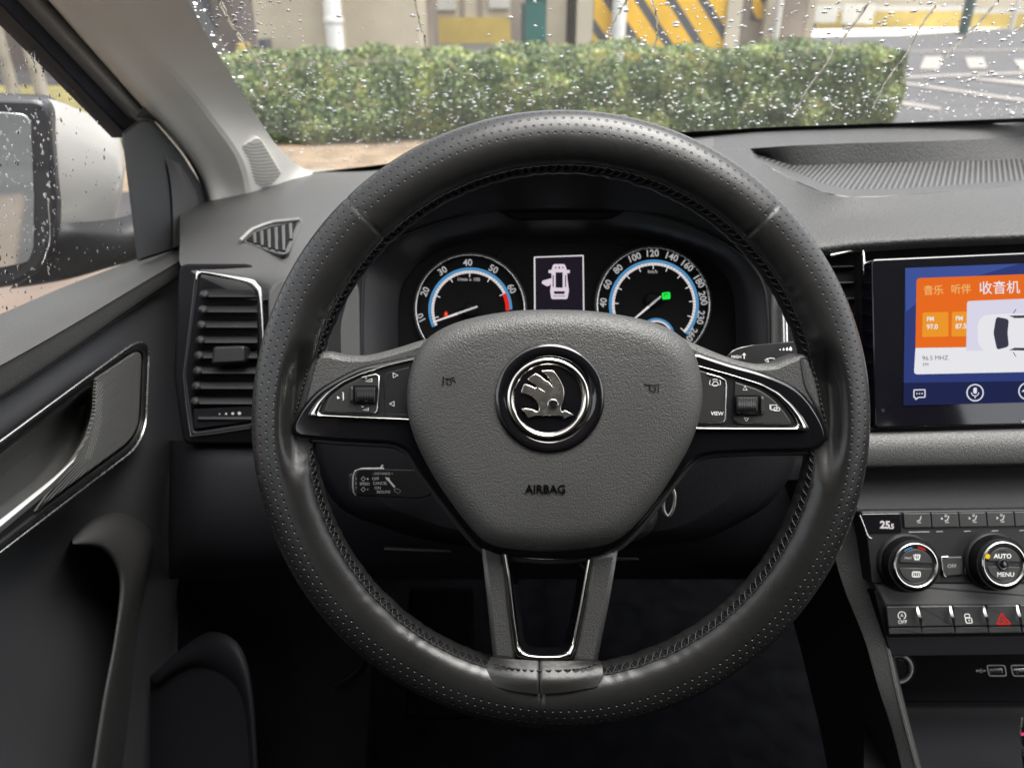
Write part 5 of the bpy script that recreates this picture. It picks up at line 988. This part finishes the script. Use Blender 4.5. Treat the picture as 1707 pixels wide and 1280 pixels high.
b = MB(); b.text(WH, 'VIEW', 1195.5, 689.5, 8.8, h, I, bold=.012, rot=-2); b.stroke(WH, [(1188, 639.5), (1190, 636), (1195, 636), (1197, 639.5), (1198.5, 642), (1186.5, 642)], 1.2, h, I, closed=True)
b.stroke(WH, circ(1192, 638, 9, 8, 150, 205), 1.1, h, I); b.stroke(WH, circ(1192, 638, 9, 8, 30, -25), 1.1, h, I); b.stroke(WH, circ(1192, 637.5, 6, 8, 220, 320), 1.1, h, I); b.stroke(WH, circ(1192, 638.5, 6.5, 8, 50, 130), 1.1, h, I)
h = -.001; b.stroke(WH, [(1242, 643.5), (1238.5, 650), (1245.5, 650)], 1.2, h, I, closed=True); b.stroke(WH, [(1240.5, 696.5), (1248, 697), (1244, 702)], 1.2, h, I, closed=True)
b.stroke(WH, rc([(1285, 675), (1295, 675), (1295, 683), (1285, 683)], 1), 1.1, h, I, closed=True); b.stroke(WH, [(1283.5, 674), (1283.5, 682)], 1, h, I); b.stroke(WH, rc([(1290, 679.5), (1300, 679.5), (1300, 684.5), (1290, 684.5)], 2), 1.1, h, I, closed=True)
b.build('symbols', rp)
# airbag pad
PAD = sp2([(916, 516), (860, 518), (800, 527), (752, 541), (718, 560), (698, 582), (686, 610), (679, 645), (679, 680), (686, 715), (702, 755), (728, 802), (760, 848), (786, 881), (808, 902), (835, 912), (875, 917), (920, 919), (968, 915), (1004, 909), (1032, 898), (1062, 872), (1094, 834), (1124, 788), (1150, 742), (1166, 696), (1171, 655), (1166, 615), (1155, 584), (1135, 561), (1100, 541), (1045, 527), (980, 518), (916, 516)], 6)[:-1]
PADC = Vector((925, 705))
b = MB(); b.dome(WH, PAD, [(1.0, -.004), (1.0, .004), (.992, .0078), (.975, .0102), (.94, .0128), (.90, .0147), (.86, .0158), (.80, .0163), (.70, .0168), (.60, .0172), (.5, .0176), (.42, .0178), (.3, .018), (.15, .018)], M['pad'], c=PADC); b.build('airbag_pad', wheel)
pad = wheel.children[-1] if False else bpy.data.objects[[o.name for o in bpy.data.objects if o.name.startswith('airbag_pad')][0]]
PH = .0166
def padh(x, y):
    # height of the pad surface under a photo point (matches the ring profile)
    d = Vector((x, y)) - PADC; best = 0; a0 = math.atan2(d.y, d.x); pr = min(PAD, key=lambda p: abs(math.atan2(math.sin(math.atan2(p[1] - PADC.y, p[0] - PADC.x) - a0), math.cos(math.atan2(p[1] - PADC.y, p[0] - PADC.x) - a0))))
    k = d.length / (Vector(pr) - PADC).length; R_ = [(1.0, .004), (.992, .0078), (.975, .0102), (.94, .0128), (.90, .0147), (.86, .0158), (.80, .0163), (.70, .0168), (.60, .0172), (.5, .0176), (.42, .0178), (.3, .018), (0, .018)]
    for (k1, h1), (k0, h0) in zip(R_, R_[1:]):
        if k0 <= k <= k1: return h0 + (h1 - h0) * (k - k0) / (k1 - k0)
    return .018
b = MB(); b.text(WH, 'AIRBAG', 909.5, 816, 20, padh(910, 820) + .0008, M['emboss'], rot=-.5, bold=.012, xs=.97, ext=.0012); b.build('lettering', pad)
b = MB(); eh = padh(748, 636) + .0006
b.stroke(WH, [(739, 628), (738.5, 642)], 2.0, eh, M['emboss']); b.stroke(WH, [(742, 631), (750, 631.5), (758, 629)], 1.8, eh, M['emboss']); b.stroke(WH, [(745, 632), (745.5, 641), (751, 641.5), (753, 637), (749, 634), (756, 634), (760, 638)], 1.7, eh, M['emboss'])
eh = padh(1088, 645) + .0006
b.stroke(WH, [(1074, 640), (1078, 642), (1094, 642.5), (1098, 640), (1097, 655)], 1.8, eh, M['emboss']); b.stroke(WH, [(1083, 643), (1083.5, 651), (1089, 654), (1093, 650), (1091, 645)], 1.7, eh, M['emboss']); b.build('horn_symbol', pad)
# badge
BC = (916.8, 664.5); bh = .0180
r = thing  # keep the helper reachable
b = MB(); b.lathe(WH, *BC, [(89, bh - .004), (88.2, bh + .0002), (86.5, bh + .0014), (82, bh + .0019), (69, bh + .0016), (67.5, bh + .0006)], M['piano'], n=96, cap=False); badge = b.build('badge', wheel)
b = MB(); b.lathe(WH, 914.5, 665.5, [(67.5, bh), (67, bh + .0016), (64.5, bh + .0030), (61, bh + .0034), (57, bh + .0026), (54.2, bh + .0012), (54, bh)], M['chrome'], n=96, cap=False); b.build('chrome_ring', badge)
b = MB(); b.lathe(WH, 914.5, 665.5, [(54.5, bh + .0006), (40, bh + .0008), (.5, bh + .0009)], M['piano'], n=64); b.build('backing', badge)
def bq(x, y): return Vector((820 + x / 6.4, 560 + y / 6.4))
bird = [(540, 368), (600, 366), (655, 368), (690, 410), (735, 480), (765, 550), (773, 610), (765, 675), (745, 730), (734, 775), (740, 800), (760, 812), (768, 790), (800, 800), (835, 820), (870, 841), (820, 858), (765, 884), (762, 858), (700, 852), (610, 849), (520, 850), (465, 852), (410, 868), (380, 869), (350, 820), (315, 773), (360, 772), (405, 776), (450, 790), (476, 806), (498, 800), (504, 775), (498, 735), (475, 690), (425, 645), (372, 622), (310, 611), (318, 570), (345, 512), (400, 524), (455, 552), (490, 543), (560, 602), (470, 527), (380, 462), (420, 425), (470, 398), (530, 436), (575, 474), (606, 484), (665, 568), (625, 475), (575, 410), (524, 371)]
b = MB(); b.plate(WH, [tuple(bq(*p)) for p in bird], bh + .0026, .0018, M['satchrome'], .00035, side=M['chrome'])
b.lathe(WH, *bq(652, 732), [(8.8, bh + .0026), (8.2, bh + .0031), (6.8, bh + .0029)], M['chrome'], n=24, cap=False); b.lathe(WH, *bq(660, 732), [(6.8, bh + .0028), (.3, bh + .0029)], M['darker'], n=20); b.build('emblem', badge)
# bottom spoke
LL = [(802, 908), (840, 920), (848, 990), (862, 1088), (858, 1101), (822, 1098), (812, 1000)]; RL = [(986, 928), (1030, 918), (1016, 1000), (995, 1106), (953, 1103), (958, 1090), (975, 1000)]
b = MB(); b.plate(WH, LL, -.004, .016, M['pad'], .003); b.plate(WH, RL, -.004, .016, M['pad'], .003); b.build('lower_spoke', wheel)
UO = [(837, 922), (843, 960), (850, 1030), (857, 1080), (862, 1094), (880, 1097.5), (910, 1099), (940, 1098.5), (954, 1096), (960, 1080), (973, 1010), (987, 930)]
UI = [(847, 926), (853, 960), (861, 1030), (867, 1072), (873, 1083), (885, 1088), (910, 1090), (932, 1088.5), (944, 1084), (951, 1070), (963, 1010), (976, 936)]
b = MB(); b.strip(WH, UO, UI, -.0032, .0022, M['chrome'], n=120, k=8, hb=-.003); b.build('chrome_frame', wheel)
UD = [(858, 930), (863, 970), (869, 1030), (875, 1066), (882, 1075), (892, 1078), (910, 1079), (926, 1078), (935, 1074), (942, 1062), (955, 1010), (966, 938)]
b = MB(); b.patch([[WH.at(*p, -.006) for p in UI], [WH.at(*p, -.018) for p in UD]], M['piano'], 4, 3); b.build('spoke_inner_wall', wheel)
# wrapped leather patch where the spoke meets the rim
b = MB(); wr_ = [[WH.at(x, y, hh) for x, y, hh in ((818, 1094, -.005), (850, 1098, -.004), (893, 1100, -.0038), (899, 1100, -.005), (905, 1100, -.0038), (950, 1101, -.004), (999, 1100, -.005))],
     [WH.at(x, y, hh) for x, y, hh in ((812, 1108, -.0045), (850, 1113, -.0012), (893, 1116, -.0004), (899, 1116, -.0018), (905, 1116, -.0004), (950, 1115, -.0012), (1004, 1110, -.0045))],
     [WH.at(x, y, hh) for x, y, hh in ((812, 1124, -.001), (850, 1132, .0028), (893, 1135, .0042), (899, 1135, .0022), (905, 1135, .0042), (950, 1134, .0032), (1004, 1126, -.001))],
     [WH.at(x, y, hh) for x, y, hh in ((822, 1142, .002), (850, 1150, .0036), (893, 1156, .0044), (899, 1156, .003), (905, 1156, .0044), (950, 1152, .0038), (996, 1144, .002))]]
b.patch(wr_, M['leathersm'], 5, 5); b.build('leather_wrap', wheel)
b = MB(); q = sp2([(824, 1106), (845, 1112), (870, 1116), (900, 1117.5), (940, 1116.5), (975, 1113), (996, 1105)], 10)
for i in range(0, len(q) - 4, 4): b.tube([WH.at(*q[i], -.001), WH.at(q[i + 2][0], q[i + 2][1], .001), WH.at(*q[i + 3], -.001)], .0006, M['thread'], n=6)
b.build('wrap_stitching', wheel)

for o in bpy.data.objects:
    if o.parent is None and o.name.startswith('concrete_pillar'): o['group'] = 'concrete pillars behind the hedge'
    if o.parent is None and o.name.startswith('drain_pipe'): o['group'] = 'white drain pipes on the pillars'
    if o.parent is None and o.name.startswith('road_barrier'): o['group'] = 'yellow barriers far off on the right'
